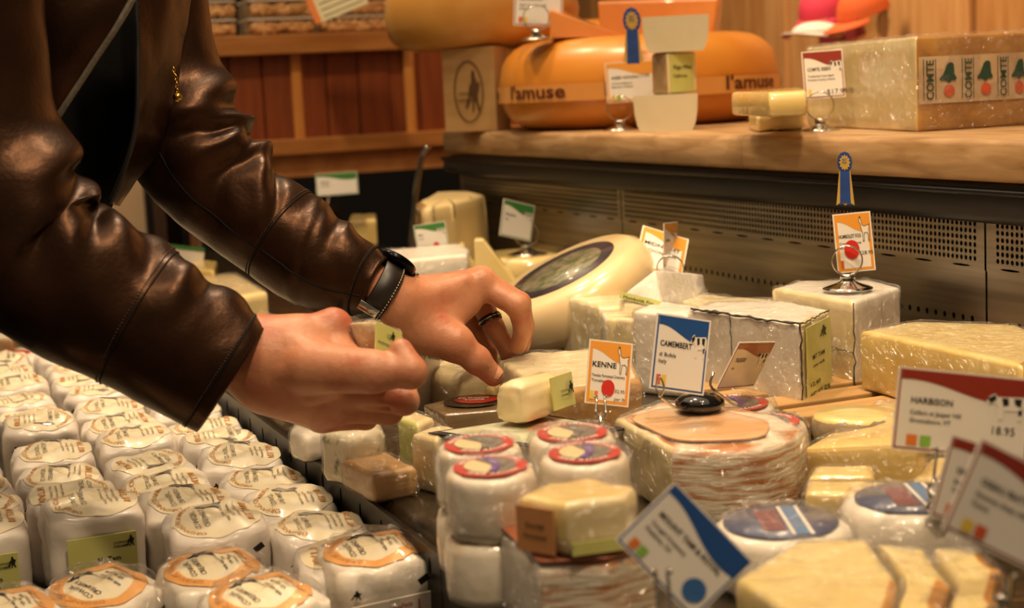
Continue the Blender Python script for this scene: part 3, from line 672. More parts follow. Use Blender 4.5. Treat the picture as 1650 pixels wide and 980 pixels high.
for k in range(7):
    s0 = .008+k*.0475
    tx = [wrap_text('COMTE', lambda a, b: on_rind(s0+.0115-b, .034+a, .0022), .0125, 1, .02, 'L', .043)]
    cm.part('lettering', *tx[0], M_rgreen, smooth=False, under=lb)
    for ds in (-.001, .0135):
        q = [(s0+ds, .034), (s0+ds+.0009, .034), (s0+ds+.0009, .078), (s0+ds, .078)]; cm.part('printed_rule', [on_rind(x, z, .0022) for x, z in q], [(0, 1, 2, 3)], M_rgreen, smooth=False, under=lb)
    cm.part('bell_mark', [on_rind(s0+.0305+.0105*x+.002*z, .063+.0105*z, .0022) for x, z in BELL], [tuple(range(len(BELL)))], M_rgreen, smooth=False, under=lb)
    cm.part('round_mark', [on_rind(s0+.0305+.0068*math.cos(t), .043+.0068*math.sin(t), .0022) for t in np.linspace(0, 2*math.pi, 18, endpoint=False)], [tuple(range(18))], M_rred, smooth=False, under=lb)
v, f, m = prism(poly, ST, ST+CH, rc=.006, bev=.006, seg=.010, grow=.0016, amp=.0022, sc=26, ridge=True, seed=4); cm.part('cling_film', v, f, M_wrapf)
# cards and stands on the shelf
foot = onz(1322, 211, ST); ring_stand('chrome spiral card stand before the big ivory wedge', foot, .0165, .0235)
price_card('brick red cow card reading Comte in the spiral stand', (1291, 84), (1357, 79), (1294, 161), depth(foot)+.004, 'red', ['COMTE, ESSEX', 'Traditional Cave Aged', 'Franche Comte, France'], animal='cow', pen=[('$17.99/lb', .55, .93, .16)], sizes=[.10, .06, .06], tabs=(M_taby,))
foot = onz(1000, 210, ST)
ring_stand('chrome spiral card stand before the orange wheel', foot, .0185, .026)
T, pn = price_card('orange topped card below the blue ribbon by the orange wheel', (974, 102), (1053, 96), (964, 168), depth(foot)+.004, 'orange', ['AGED GOUDA', "L'Amuse Signature", 'Beemster, Holland'], pen=[('17.99', .68, .42, .13)], sizes=[.10, .07, .07], tabs=(M_taby, M_tabg))
k_r = .0165; ribbon('blue and gold rosette ribbon above the orange wheel card', (1018, 33), depth(foot)-.004, pn)
foot = np.append(at(866, 72, 2.40)[:2], ST+GH); ring_stand('chrome spiral card stand on top of the orange wheel', foot, .020, .027)
price_card('white card in the stand above the orange wheel', (829, -30), (908, -28), (831, 41), 2.42, 'red', ['ROOMANO', 'Aged cow milk gouda', 'Holland'], sizes=[.10, .07, .07], tabs=(M_tabr, M_taby))

# ------------------------------------------------------------------ far left: tubs of nuts on the counter and hats on the wall
M_nut = mat('shelled_nuts', '#b8854c', '#d9ab70', 60, rough=.5, bump=.3); M_tub = film('clear_tub', .05, .08, .1, 6, lines=0); M_lid = mat('lid_rim', '#ded2bd', rough=.3, coat=.6)
zt_ = EYE+.1445; tubs = 0
def tub(label, x0, x1, row):
    global tubs
    z = zt_+row*.0405; a = onY(x0, 50, YC+.03)[0]; b = onY(x1, 50, YC+.03)[0]; T = Thing('nut_tub', label, 'tub', ((a+b)/2, YC+.06, z), 'tubs of nuts on the wooden counter')
    v, f, m = prism([(a, YC), (b, YC), (b, YC+.12), (a, YC+.12)], z, z+.034, rc=.012, bev=.003, seg=.02); T.part('tub_wall', v, f, M_tub)
    v, f, m = prism([(a-.002, YC-.002), (b+.002, YC-.002), (b+.002, YC+.122), (a-.002, YC+.122)], z+.034, z+.0375, rc=.012, bev=.002, seg=.02); T.part('lid', v, f, M_lid)
    ms = []; rnd = random.Random(int(x0)+row)
    for k in range(int((b-a)/.0125)*3*4):
        c = np.array([rnd.uniform(a+.008, b-.008), rnd.uniform(YC+.006, YC+.05) if k % 2 else YC+.009, z+.010+.016*rnd.random()]); rr = rnd.uniform(.0075, .0105)
        ms.append(lathe([(0, -rr), (rr*.8, -rr*.6), (rr, 0), (rr*.75, rr*.65), (0, rr)], 7, c, (rnd.uniform(-1, 1), rnd.uniform(-1, 1), rnd.uniform(-1, 1))))
    T.part('nuts', *merge(*ms)[:2], M_nut, kind='stuff')
for nm, x0, x1 in (('left', 300, 378), ('middle', 398, 505), ('right', 512, 628)):
    tub('clear tub of shelled nuts in the lower row, %s of the three' % nm, x0, x1, 0); tub('clear tub of shelled nuts in the upper row, %s of the three' % nm, x0, x1, 1)
O = at(478, -35, 3.25); pn = Panel(O, at(562, -70, 3.25)-O, at(492, 47, 3.25)-O)
T = Thing('price_card', 'cream lined card hanging over the nut tubs', 'sign', pn.p(pn.w/2, pn.h)); M_crm = mat('cream_card', '#d9cfa4', rough=.5)
cardo = T.part('card', *pn.slab(.001), M_crm, smooth=False); T.part('side_stripe', *pn.poly([(0, 0), (.12, 0), (.12, 1), (0, 1)], .0004), M_tabo, smooth=False, under=cardo)
T.part('ruled_line', *merge(*[pn.poly([(.18, y), (.95, y), (.95, y+.022), (.18, y+.022)], .0005) for y in np.arange(.12, .95, .13)])[:2], M_ink2, smooth=False, under=cardo)
# caps on a peg rail
def cap(label, px, d, color, sx, yaw, pitch, sz=.64):
    T = Thing('baseball_cap', label, 'cap', at(px[0], px[1], d), 'caps hanging on the plank wall'); m = mat('cloth_'+color[1:], color, rough=.8, bump=.2, bscale=200)
    c = at(px[0], px[1], d); Rm = np.array(Matrix.Rotation(yaw, 3, 'Z')@Matrix.Rotation(pitch, 3, 'Y'))
    V = []; Fc = []; n = 24; rings = 7
    for i in range(rings):
        a = i/(rings-1)*math.pi/2
        for k in range(n): t = 2*math.pi*k/n; V.append((.085*math.cos(a)*math.cos(t)*1.05, .085*math.cos(a)*math.sin(t), .095*math.sin(a)))
    Fc = [(i*n+k, i*n+(k+1) % n, (i+1)*n+(k+1) % n, (i+1)*n+k) for i in range(rings-1) for k in range(n)]
    T.part('crown', (np.array(V)*[sz, sz, sz*(sx)])@Rm.T+c, Fc, m)
    V = []; n = 17
    for lay in (0, -.004):
        for i in range(n):
            t = -1.15+2.3*i/(n-1); V.append((.085*math.cos(t)*1.05, .085*math.sin(t), lay-.004)); V.append((.085*math.cos(t)+.075*max(0, math.cos(t*1.25))**.7+.002, .088*math.sin(t), lay-.012*math.cos(t*1.2)-abs(math.sin(t))**2*.018))
    Fc = [(2*i, 2*i+1, 2*i+3, 2*i+2) for i in range(n-1)]; b = 2*n; Fc += [(b+2*i, b+2*i+2, b+2*i+3, b+2*i+1) for i in range(n-1)]+[(2*i+1, b+2*i+1, b+2*i+3, 2*i+3) for i in range(n-1)]
    T.part('brim', (np.array(V)*sz)@Rm.T+c, Fc, m)
    return T
cap('pink baseball cap hanging highest on the plank wall', (1326, 20), 3.50, '#d83a55', 1, 3.6, .35)
cap('orange baseball cap hanging right of the pink cap', (1392, 22), 3.22, '#e0642a', 1, 3.2, .30)
cap('white baseball cap hanging below the pink cap', (1318, 54), 3.30, '#efe3d6', .4, 3.5, -.10)
cap('dark red baseball cap hanging behind the white cap', (1358, 62), 3.65, '#7c1c1c', 1, 3.3, .2)
cap('bright pink cap hanging low behind the orange wheel', (1272, 200), 3.3, '#d8365c', 1, 3.5, .2)
hs = Thing('hat_stand', 'slim wooden stand with pegs behind the baseball caps', 'stand', (*at(1376, 60, 3.80)[:2], 0))
hs.part('post', *box(hs.base[0]-.014, hs.base[0]+.014, hs.base[1]-.014, hs.base[1]+.014, 0, 1.62, .003), M_pine2, smooth=False); hs.part('foot', *lathe([(0, 0), (.14, 0), (.14, .015), (.05, .03), (.02, .035)], 28, hs.base), M_pine2)
for px, d in (((1326, 20), 3.50), ((1392, 22), 3.22), ((1318, 54), 3.30), ((1358, 62), 3.65), ((1272, 200), 3.3)):
    q = at(*px, d)+np.array([0, 0, .004]); hs.part('peg', *tube([np.array([hs.base[0], hs.base[1], q[2]-.01]), q*.5+np.array([hs.base[0], hs.base[1], q[2]-.01])*.5, q, q+np.array([0, 0, .022])], .006, 8), M_pine2)
solo('wall_peg', *lathe([(0, 0), (.012, 0), (.012, .02), (.022, .03), (.022, .045), (0, .05)], 16, onX(1424, 0, 2.425), (-1, 0, 0)), M_chrome, 'round metal knob on the plank wall right of the orange cap', 'knob')
# ------------------------------------------------------------------ goods on the deck of the case
def piece(name, label, pts, zt, zb, mats, edge=None, top=1, rc=.003, bev=.004, seg=.007, amp=.0007, sc=60, dome=0, film_=None, on='top', seed=0, ridge=False, part='piece', slope=0, grow=.0013):
    """wedge or block: pts are the corners of its top (on='top') or of its base"""
    pp = xy(pts, zt if on == 'top' else zb); T = Thing(name, label, 'cheese', np.append(np.mean(pp, 0), zb))
    v, f, m = prism(pp, zb, zt, rc=rc, bev=bev, seg=seg, edge=edge, top=top, amp=amp, sc=sc, dome=dome, seed=seed, ridge=ridge, slope=slope); T.part(part, v, f, mats, m)
    if film_:
        v, f, m = prism(pp, zb, zt, rc=rc*1.5, bev=bev*1.3, seg=seg, grow=grow, amp=film_, sc=45, ridge=True, seed=seed+9, dome=dome); T.part('cling_film', v, f, M_wrapf)
    T.pp = pp; T.zb = zb; T.zt = zt; return T
G1 = 'wrapped cheeses along the ledge'
# --- far back of the case
pp = [np.array(q) for q in xy([(664, 327), (676, 335), (700, 333), (735, 327), (770, 318), (786, 312), (760, 306), (700, 308)], 1.098)]
T = Thing('cheese_wedge', 'tall pale yellow wedge standing on end at the back of the case', 'cheese', np.append(np.mean(pp, 0), DECK)); v, f, m = prism(pp, DECK, 1.098, rc=.004, bev=.006, seg=.012, edge=[1]+[0]*7, top=0, amp=.001, sc=20, slope=-.006); T.part('wedge', v, f, [mat('straw_rind', '#d6bd84', '#dfc994', 12, rough=.5, bump=.1), M_tanrind], m)
T = piece('cheese_piece', 'small yellow piece at the far left of the case end', [(562, 354), (606, 352), (606, 344), (566, 345)], 1.02, DECK, [M_yellow, M_yellow2])
T = piece('cheese_brick', 'white wrapped cheese brick behind the reaching wrist', [(606, 404), (742, 392), (756, 402), (752, 410), (612, 424)], 1.052, DECK, [M_bloomy, M_bloomy], film_=.001, seg=.012)
side_label(T, T.pp[4], T.pp[3], DECK, 1.052, .1, .9, .3, .8, M_lime, off=.003)
def upright_wedge(label, px, d, w, h, z, yaw=0, m=None):
    """triangular wedge standing on its side"""
    c = at(*px, d); c[2] = z; r = unit(np.array([_r[0], _r[1], 0])); fw = unit(np.array([_f[0], _f[1], 0])); r, fw = r*math.cos(yaw)+fw*math.sin(yaw), fw*math.cos(yaw)-r*math.sin(yaw)
    T = Thing('cheese_wedge', label, 'cheese', c); P8 = [c-r*w*.5-fw*.02, c+r*w*.5-fw*.02, c+r*w*.5+fw*.02, c-r*w*.5+fw*.02, c-r*w*.46-fw*.015+(0, 0, h), c-r*w*.30-fw*.015+(0, 0, h), c-r*w*.30+fw*.015+(0, 0, h), c-r*w*.46+fw*.015+(0, 0, h)]
    T.part('wedge', *bevelled(P8, .003), m or M_yellow2, smooth=False); return T
upright_wedge('pale triangular wedge standing left of the tilted wheel', (812, 480), 2.28, .085, .098, DECK)
upright_wedge('second pale triangular wedge squeezed behind the white brick', (768, 478), 2.36, .05, .085, DECK)
T = Thing('whole_cheese', 'low flat cheese wheel under the green card stand at the back', 'cheese', np.append(at(850, 440, 2.5)[:2], DECK))
v, f = lathe(wheel_prof(.085, .05, .015), 40, T.base); T.part('wheel', v, f, M_yellow2)
foot = np.array([*at(850, 412, 2.46)[:2], DECK+.0505]); ring_stand('chrome spiral stand holding the green card at the back', foot, .019, .032)
price_card('green topped card standing right of the tall pale wedge', (812, 320), (862, 332), (810, 380), 2.40, 'green', ['Pecorino', 'Italy'], animal='cow', d2=2.44, sizes=[.1, .07])
price_card('green topped card with a red dot before the tall pale wedge', (666, 364), (717, 356), (669, 408), 2.30, 'green', ['Brie', 'France'], animal='cow', dot=(.62, .86, .12), d2=2.30, sizes=[.1, .07])
ring_stand('chrome spiral stand holding the green card with the red dot', np.array([*at(694, 420, 2.32)[:2], DECK]), .018, .025, lift=.055)
price_card('green edged card leaning against the black end wall', (508, 281), (575, 276), (494, 318), 3.18, 'green', ['Gruyere', 'Switzerland'], sizes=[.12, .09])
solo('card_clip', *tube([at(530, 312, 3.19), at(526, 340, 3.19), [*at(526, 360, 3.19)[:2], DECK]], .002, 8), M_chrome, 'thin metal rod holding up the green edged card', 'card clip')
# --- pale wheel tilted on edge with a round printed label
r_, u_, f_ = np.array(_r), np.array(_u), np.array(_f)
nrm = unit(.966*(-.46*r_+.888*u_)-.26*f_); fc = at(905, 436, 1.84)

tw = Thing('whole_cheese', 'pale cream wheel leaning on edge with a dark round label', 'cheese', np.array([fc[0], fc[1], DECK]))
M_palew = mat('pale_wax', '#e0c592', '#e8d2a4', 6, rough=.28, coat=.7, coat_rough=.12, c3='#d8b67c', s3=5)
R = .104; th = .064
v, f = lathe([(0, 0), (R*.5, 0), (R*.85, -.001), (R*.95, -.008), (R, -.02), (R*1.02, -th*.5), (R, -th+.02), (R*.93, -th+.006), (R*.8, -th), (0, -th)], 56, fc-nrm*.0, nrm); tw.part('wheel', v, f, M_palew)
M_lab1 = mat('dark_plum_print', '#332a33', '#3f343c', 40, rough=.4, coat=.5); M_lab2 = mat('muted_picture_print', '#55603f', '#8a7f6a', 90, rough=.4, coat=.5, lo=.4, hi=.6)
lb = tw.part('round_label', *lathe([(0, .0006), (R*.66, .0006), (R*.66, .0)], 40, fc, nrm), M_lab1); tw.part('label_picture', *lathe([(0, .0012), (R*.50, .0012), (R*.50, .0006)], 32, fc, nrm), M_lab2, under=lb)
# --- white and ivory wrapped pieces in the middle
piece('cheese_wedge', 'ivory film-wrapped piece right of the pale tilted wheel', [(902, 476), (938, 458), (1010, 462), (1000, 492), (965, 494)], 1.035, DECK, [M_cream, M_cream], film_=.0022, seg=.008)
piece('cheese_wedge', 'ivory film-wrapped piece with a dark rind crack below the triangular wedge', [(962, 496), (1010, 486), (1090, 500), (1078, 520), (975, 512)], 1.028, DECK, [M_cream, M_cream, M_bloomy], edge=[2, 0, 0, 0, 2], film_=.002, seg=.008, seed=2)
T = Thing('cheese_wedge', 'pointed white wedge with a lime label lying on top of the ivory pieces', 'cheese', onz(1060, 490, 1.036))
def tri_prism(P6, bev, cuts, amp, sc, seed=0, ridge=False):
    bm = bmesh.new(); vs = [bm.verts.new(tuple(map(float, q))) for q in P6]
    for f in ((0, 1, 2), (5, 4, 3), (0, 3, 4, 1), (1, 4, 5, 2), (2, 5, 3, 0)): bm.faces.new([vs[i] for i in f])
    bmesh.ops.recalc_face_normals(bm, faces=bm.faces[:]); bmesh.ops.bevel(bm, geom=bm.edges[:], offset=bev, segments=2, profile=.5, affect='EDGES'); bmesh.ops.subdivide_edges(bm, edges=bm.edges[:], cuts=cuts, use_grid_fill=True); bmesh.ops.triangulate(bm, faces=[f for f in bm.faces if len(f.verts) > 4])
    bm.verts.index_update(); v = np.array([x.co[:] for x in bm.verts]); f = [[q.index for q in x.verts] for x in bm.faces]; bm.free(); return displace(v, f, amp, sc, seed, ridge), f
P6 = [at(1000, 478, 1.62), at(1068, 497, 1.60), at(1056, 433, 1.62), at(1078, 478, 1.72), at(1142, 490, 1.70), at(1134, 441, 1.72)]
T.part('wedge', *tri_prism(P6, .003, 4, .0006, 60), M_bloomy); cc = np.mean(P6, 0); T.part('cling_film', *tri_prism([cc+(q-cc)*1.06 for q in P6], .004, 8, .0014, 55, 3, True), M_wrapf)
O = at(1001, 470, 1.608); pn = Panel(O, at(1066, 486, 1.588)-O, at(1003, 482, 1.606)-O); lb = T.part('paper_label', *pn.slab(.0008, lift=.001), M_lime, smooth=False); T.part('lettering', *pn.text('Humboldt Fog', .1, .8, .6, .0016, .012, 'L', .75), M_limetxt, smooth=False, under=lb)
piece('cheese_wedge', 'flat ivory wedge behind the ash-edged wedge', [(1096, 484), (1125, 473), (1262, 484), (1240, 492), (1120, 494)], 1.040, DECK, [M_cream, M_cream], film_=.0015, seed=5)
# ash-edged wedge with the lime label
zT = 1.049
T = piece('cheese_wedge', 'tall white wedge with black ash edges and a lime label', [(1112, 498), (1290, 523), (1336, 500), (1262, 484), (1150, 486)], zT, DECK, [M_bloomy, M_bloomy, M_cream], edge=[0, 2, 0, 0, 0], film_=.0012, rc=.002, bev=.003, seed=1, amp=.0012, sc=45)
pnl = side_label(T, T.pp[1], T.pp[2], DECK, zT, .10, .93, .05, .90, M_lime, [('MT TAM', .2, .42, .08, .5), ('cow milk', .2, .52, .06, .5), ('12.40', .1, .74, .07, .4), ('NET WT .52 lb', .1, .88, .09, .8)], (.5, .06, .3, .14), off=.003)
def ash_edge(T, a, b, za, zb_, r=.0016, n=26, name='ash_rind'):
    P = [np.append(np.array(a)+(np.array(b)-np.array(a))*t, za+(zb_-za)*t) for t in np.linspace(0, 1, n)]
    P = [p+np.array([vnoise(p, 160), vnoise(p, 160, 3), vnoise(p, 160, 6)])*.0016+unit(CAM-p)*.0022 for p in P]
    T.part(name, *tube(P, [r*(.5+.9*abs(vnoise(p, 120, 2))) for p in P], 6), M_ash)
ash_edge(T, T.pp[0], T.pp[1], zT, zT); ash_edge(T, T.pp[1], T.pp[2], zT, zT, .0009); ash_edge(T, T.pp[1], T.pp[1], zT, DECK, .0012); ash_edge(T, np.array(T.pp[0])*.62+np.array(T.pp[1])*.38, np.array(T.pp[0])*.6+np.array(T.pp[1])*.4, zT, DECK, .0007)
T = piece('cheese_wedge', 'white wrapped wedge left of the ash-edged wedge behind the blue card', [(1020, 500), (1108, 506), (1126, 494), (1060, 484)], 1.045, DECK, [M_bloomy, M_bloomy], film_=.0018, seed=7)
# wedge carrying the ribbon card
zT2 = 1.056
T = piece('cheese_wedge', 'tall ivory wedge carrying the ribboned card stand by the steel panel', [(1244, 464), (1375, 487), (1450, 462), (1400, 450), (1290, 452)], zT2, DECK, [M_cream, M_bloomy, M_bloomy], edge=[0, 2, 2, 0, 0], film_=.002, rc=.003, seed=11)
mid = (DECK+zT2)/2; ash_edge(T, np.array(T.pp[0])*.3+np.array(T.pp[1])*.7, T.pp[1], mid, mid-.001, .0007); ash_edge(T, T.pp[1], T.pp[1], zT2, DECK, .0009)
foot = onz(1366, 466, zT2+.003); ring_stand('chrome spiral stand on the ivory wedge by the steel panel', foot, .0145, .0245)
Tc, pn = price_card('orange topped goat card with a red dot under the rosette', (1341, 346), (1402, 340), (1340, 442), depth(foot)+.004, 'orange', ['HUMBOLDT FOG', 'Cypress Grove', 'Arcata, CA'], animal='goat', dot=(.42, .62, .13), sizes=[.085, .06, .06], pen=[('$28.95', .6, .72, .09)], tabs=(M_tabr,))
k_r = .0092; ribbon('blue and gold rosette ribbon standing before the black rail', (1361, 262), depth(foot)-.004, pn)
# tilted card and edge-on card behind the white wedges
price_card('orange edged card tilted flat behind the pointed white wedge', (1036, 363), (1110, 386), (990, 418), 1.86, 'orange', ['MIDNIGHT', 'MOON, CA'], d2=1.86, d3=1.80, sizes=[.12, .1], tabs=(M_tabr,))
price_card('orange topped card seen nearly edge on beside the tilted card', (1070, 360), (1092, 357), (1068, 432), 1.80, 'orange', ['Garrotxa'], d2=1.86, animal='goat', sizes=[.1])
ring_stand('chrome spiral stand behind the pointed white wedge', np.array([*at(1080, 440, 1.80)[:2], 1.03]), .0155, .022, lift=.008)
piece('cheese_piece', 'cream piece hidden behind the pointed white wedge under a card stand', [(1040, 450), (1060, 442), (1120, 446), (1110, 462)], 1.0295, DECK, [M_cream, M_cream], on='top')
# --- yellow wedges on the wooden rack at the right
M_slat = mat('rack_slat', '#a8804a', '#bb9560', 9, rough=.55, stretch=(1, 6, 6))
rk = Thing('slatted_rack', 'low pale wooden rack under the yellow wedges', 'rack', np.append(onz(1420, 640, DECK)[:2], DECK))
a = onz(1278, 690, DECK+.02); u1 = np.array([1.0, 0, 0]); 
for i in range(5):
    y0 = a[1]-.02+i*.052; rk.part('slat', *box(a[0]+.035-.004*i, .97, y0, y0+.036, DECK+.010, DECK+.020, .0015), M_slat, smooth=False)
for x in (a[0]+.045, .80, .955): rk.part('runner', *box(x, x+.014, a[1]-.02, a[1]+.23, DECK, DECK+.010), M_slat, smooth=False)
RZ = DECK+.0205
piece('cheese_wedge', 'large yellow wedge with brown rind on the rack below the steel panel', [(1386, 532), (1650, 590), (1720, 560), (1640, 522), (1470, 516)], 1.036, RZ, [M_yellow, M_yellow2, M_tanrind], edge=[0, 2, 2, 0, 0], film_=.0012, seg=.012, seed=1)
q = onz(1378, 668, 1.003); T = Thing('whole_cheese', 'small round with grey natural rind between the ash-edged wedge and the cow card', 'cheese', (q[0], q[1], RZ)); hq = 1.003-RZ; Rq = .034
v, f = lathe([(0, 0), (Rq*.85, 0), (Rq*.98, .003), (Rq, hq*.5), (Rq*.98, hq-.003), (Rq*.92, hq)], 44, T.base, cap=True); v = displace(v, f, .0012, 90); T.part('rind', v, f, M_greyrind); T.part('cut_face', *lathe([(0, hq+.0012), (Rq*.5, hq+.0012), (Rq*.93, hq+.0008), (Rq*.96, hq-.002)], 44, T.base, cap=False), M_yellow2)
piece('cheese_wedge', 'green labelled wrapped piece behind the cow card', [(1520, 592), (1660, 604), (1720, 590), (1600, 578)], 1.02, RZ, [M_lime, M_lime], film_=.001)
T = Thing('cheese_wedge', 'shiny wrapped yellow wedge sloping down left of the cow card', 'cheese', np.append(onz(1400, 770, DECK)[:2], DECK))
P8 = [at(1296, 752, 1.17), at(1480, 790, 1.10), at(1530, 760, 1.25), at(1340, 730, 1.30), at(1295, 722, 1.17), at(1478, 712, 1.10), at(1525, 640, 1.24), at(1420, 648, 1.29)]
for i in range(4): P8[i][2] = DECK
def dense(P8, bev, cuts, amp, sc, seed=0, ridge=False):
    bm = bmesh.new(); vs = [bm.verts.new(tuple(map(float, p))) for p in P8]
    for f in [(3, 2, 1, 0), (4, 5, 6, 7), (0, 1, 5, 4), (1, 2, 6, 5), (2, 3, 7, 6), (3, 0, 4, 7)]: bm.faces.new([vs[i] for i in f])
    bmesh.ops.bevel(bm, geom=bm.edges[:], offset=bev, segments=2, profile=.5, affect='EDGES')
    bmesh.ops.subdivide_edges(bm, edges=bm.edges[:], cuts=cuts, use_grid_fill=True)
    bmesh.ops.triangulate(bm, faces=[f for f in bm.faces if len(f.verts) > 4])
    bm.verts.index_update(); v = np.array([x.co[:] for x in bm.verts]); f = [[q.index for q in x.verts] for x in bm.faces]; bm.free()
    return (displace(v, f, amp, sc, seed, ridge) if amp else v), f
T.part('wedge', *dense(P8, .004, 4, .0006, 40), M_yellow); c = np.mean(P8, 0)
T.part('cling_film', *dense([c+(p-c)*1.035+(0, 0, .001) for p in P8], .004, 7, .0022, 42, 2, True), M_wrapf)
piece('cheese_block', 'yellow block lying under another before the sloping wedge', [(1300, 768), (1410, 766), (1408, 748), (1312, 750)], .992, DECK, [M_yellow, M_yellow2], film_=.0012)
piece('cheese_block', 'pale yellow block with a smooth top behind the blue labelled wheels', [(1296, 792), (1448, 800), (1440, 776), (1300, 772)], .992, DECK, [M_yellow2, M_yellow2], film_=.001)
piece('cheese_block', 'yellow block low at the right behind the red cards', [(1470, 770), (1600, 780), (1640, 740), (1500, 735)], .985, DECK, [M_yellow, M_yellow], film_=.001)
# --- blue labelled white wheels
M_bl = mat('slate_blue_print', '#4b5577', '#565f80', 50, rough=.4, coat=.8, coat_rough=.08, crinkle=.3); M_bl2 = mat('sky_blue_print', '#5d86b5', rough=.4, coat=.8); M_bl3 = mat('dull_red_print', '#83505a', rough=.4, coat=.8)
def blue_wheel(label, cx, cy, w, zt):
    c = onz(cx, cy, zt); d = np.linalg.norm(c-CAM); R = px2m(w, d)/2; T = Thing('whole_cheese', label, 'cheese', (c[0], c[1], DECK), 'white wheels with blue labels')
    h = zt-DECK; v, f = lathe([(0, 0), (R*.8, 0), (R*1.05, .003), (R*1.13, .008), (R*1.15, h*.5), (R*1.12, h-.007), (R*1.05, h-.002), (R*.95, h), (R*.5, h), (0, h)], 48, T.base); v = displace(v, f, .0012, 60, 2); T.part('wheel', v, f, M_bloomy)
    lb = T.part('round_label', *lathe([(0, .0022), (R*.9, .0022), (R*.9, .0)], 40, c), M_bl)
    a = np.array([_r[0], _r[1], 0]); a = unit(a); b = np.array([-a[1], a[0], 0])
    def bar(x0, x1, y0, y1, mm, nm): 
        p = [c+a*x*R+b*y*R+(0, 0, .0027) for x, y in ((x0, y0), (x1, y0), (x1, y1), (x0, y1))]; T.part(nm, p, [(0, 1, 2, 3)], mm, smooth=False, under=lb)
    bar(-.35, .0, -.55, .6, M_bl3, 'label_block'); bar(.05, .11, -.8, .8, M_white, 'label_stripe'); bar(.11, .33, -.8, .8, M_bl2, 'label_block'); bar(.33, .39, -.8, .8, M_white, 'label_stripe')
    T.part('cling_film', *(lambda vv, ff: (displace(vv, ff, .0018, 55, 6, True), ff))(*lathe([(R*1.05, 0), (R*1.17, .004), (R*1.19, h*.5), (R*1.16, h-.004), (R*1.0, h+.004), (R*.7, h+.0045), (R*.4, h+.0045), (0, h+.0045)], 56, T.base)), M_wrapf); return T
blue_wheel('white wheel with a blue label behind the front yellow slices, left one', 1258, 845, 200, .998)
blue_wheel('white wheel with a blue label half hidden by the red cards', 1470, 806, 195, 1.0)
# --- front yellow slices
M_slice = mat('straw_paste', '#e4cd86', '#eddaa0', 16, rough=.38, coat=1, coat_rough=.07, crinkle=.6, cscale=34, sss=.12); M_slr = mat('amber_rind', '#c4822f', '#d49a4c', 30, rough=.45, coat=1, coat_rough=.07, crinkle=.5, bump=.2)
piece('cheese_slice', 'big wrapped straw yellow slice at the very front, leftmost', [(1186, 930), (1290, 1000), (1428, 1000), (1446, 935), (1396, 868), (1286, 866)], 1.0, DECK, [M_slice, M_slice, M_slr], edge=[0, 0, 2, 0, 0, 0], film_=.002, seed=1, amp=.0015)
piece('cheese_slice', 'wrapped straw yellow slice at the front, middle of the three', [(1440, 1000), (1508, 1000), (1530, 935), (1486, 874), (1412, 866), (1458, 932)], .997, DECK, [M_slice, M_slice, M_slr], edge=[0, 2, 0, 0, 0, 0], film_=.002, seed=2, amp=.0015)
piece('cheese_slice', 'wrapped straw yellow slice at the front, rightmost under the red cards', [(1524, 1000), (1600, 985), (1618, 915), (1575, 880), (1502, 872), (1542, 932)], .999, DECK, [M_slice, M_slice, M_slr], edge=[0, 2, 2, 0, 0, 0], film_=.002, seed=4, amp=.0015)
# --- washed-rind half wheel and what is on it
zW = 1.013
T = piece('half_cheese', 'wrapped half wheel with orange washed rind carrying a black clip base', [(990, 672), (1082, 724), (1160, 727), (1230, 722), (1282, 706), (1298, 690), (1250, 668), (1150, 650), (1060, 646)], zW, DECK, [M_cream, M_washed, M_washed], edge=[0]+[1]*7+[0], top=2, film_=.0016, seg=.007, seed=2, rc=.004, amp=.0012, sc=70)
M_peach = mat('peach_paper', '#d9a777', '#e2bb92', 24, rough=.4, coat=.8, coat_rough=.06, crinkle=.4, cscale=30, c3='#b9c3bd', s3=14)
pp = xy([(1012, 672), (1090, 708), (1235, 704), (1240, 676), (1150, 656), (1060, 655)], zW+.004); v, f, m = prism(pp, zW+.0015, zW+.0032, rc=.03, bev=.0005, seg=.008); T.part('paper_label', v, f, M_peach)
fb = onz(1128, 661, zW+.0042)
Tc, pn = price_card('blue topped card on a wire clip above the washed-rind half wheel', (1059, 504), (1146, 517), (1019, 622), 1.17, 'blue', ['CAMEMBERT', 'di Bufala', 'Italy'], d3=1.16, d2=1.18, animal='cow', sizes=[.105, .07, .07], tabs=(M_tabr, M_taby))
clip_stand('glossy black clip base with wire on the washed-rind half wheel', at(1064, 640, 1.155), fb, True)
price_card('brick red card seen at a slant behind the black clip base', (1192, 552), (1250, 551), (1131, 630), 1.24, 'red', ['TALEGGIO', 'Italy'], d2=1.32, d3=1.22, animal='cow', sizes=[.12, .08])
solo('card_clip', *tube(spline([onz(1215, 672, 1.004), at(1200, 665, 1.24), at(1165, 640, 1.222), at(1145, 622, 1.218), at(1150, 600, 1.22)], 14), .0011, 6), M_chrome, 'bent wire clip holding the slanted red card', 'card clip')
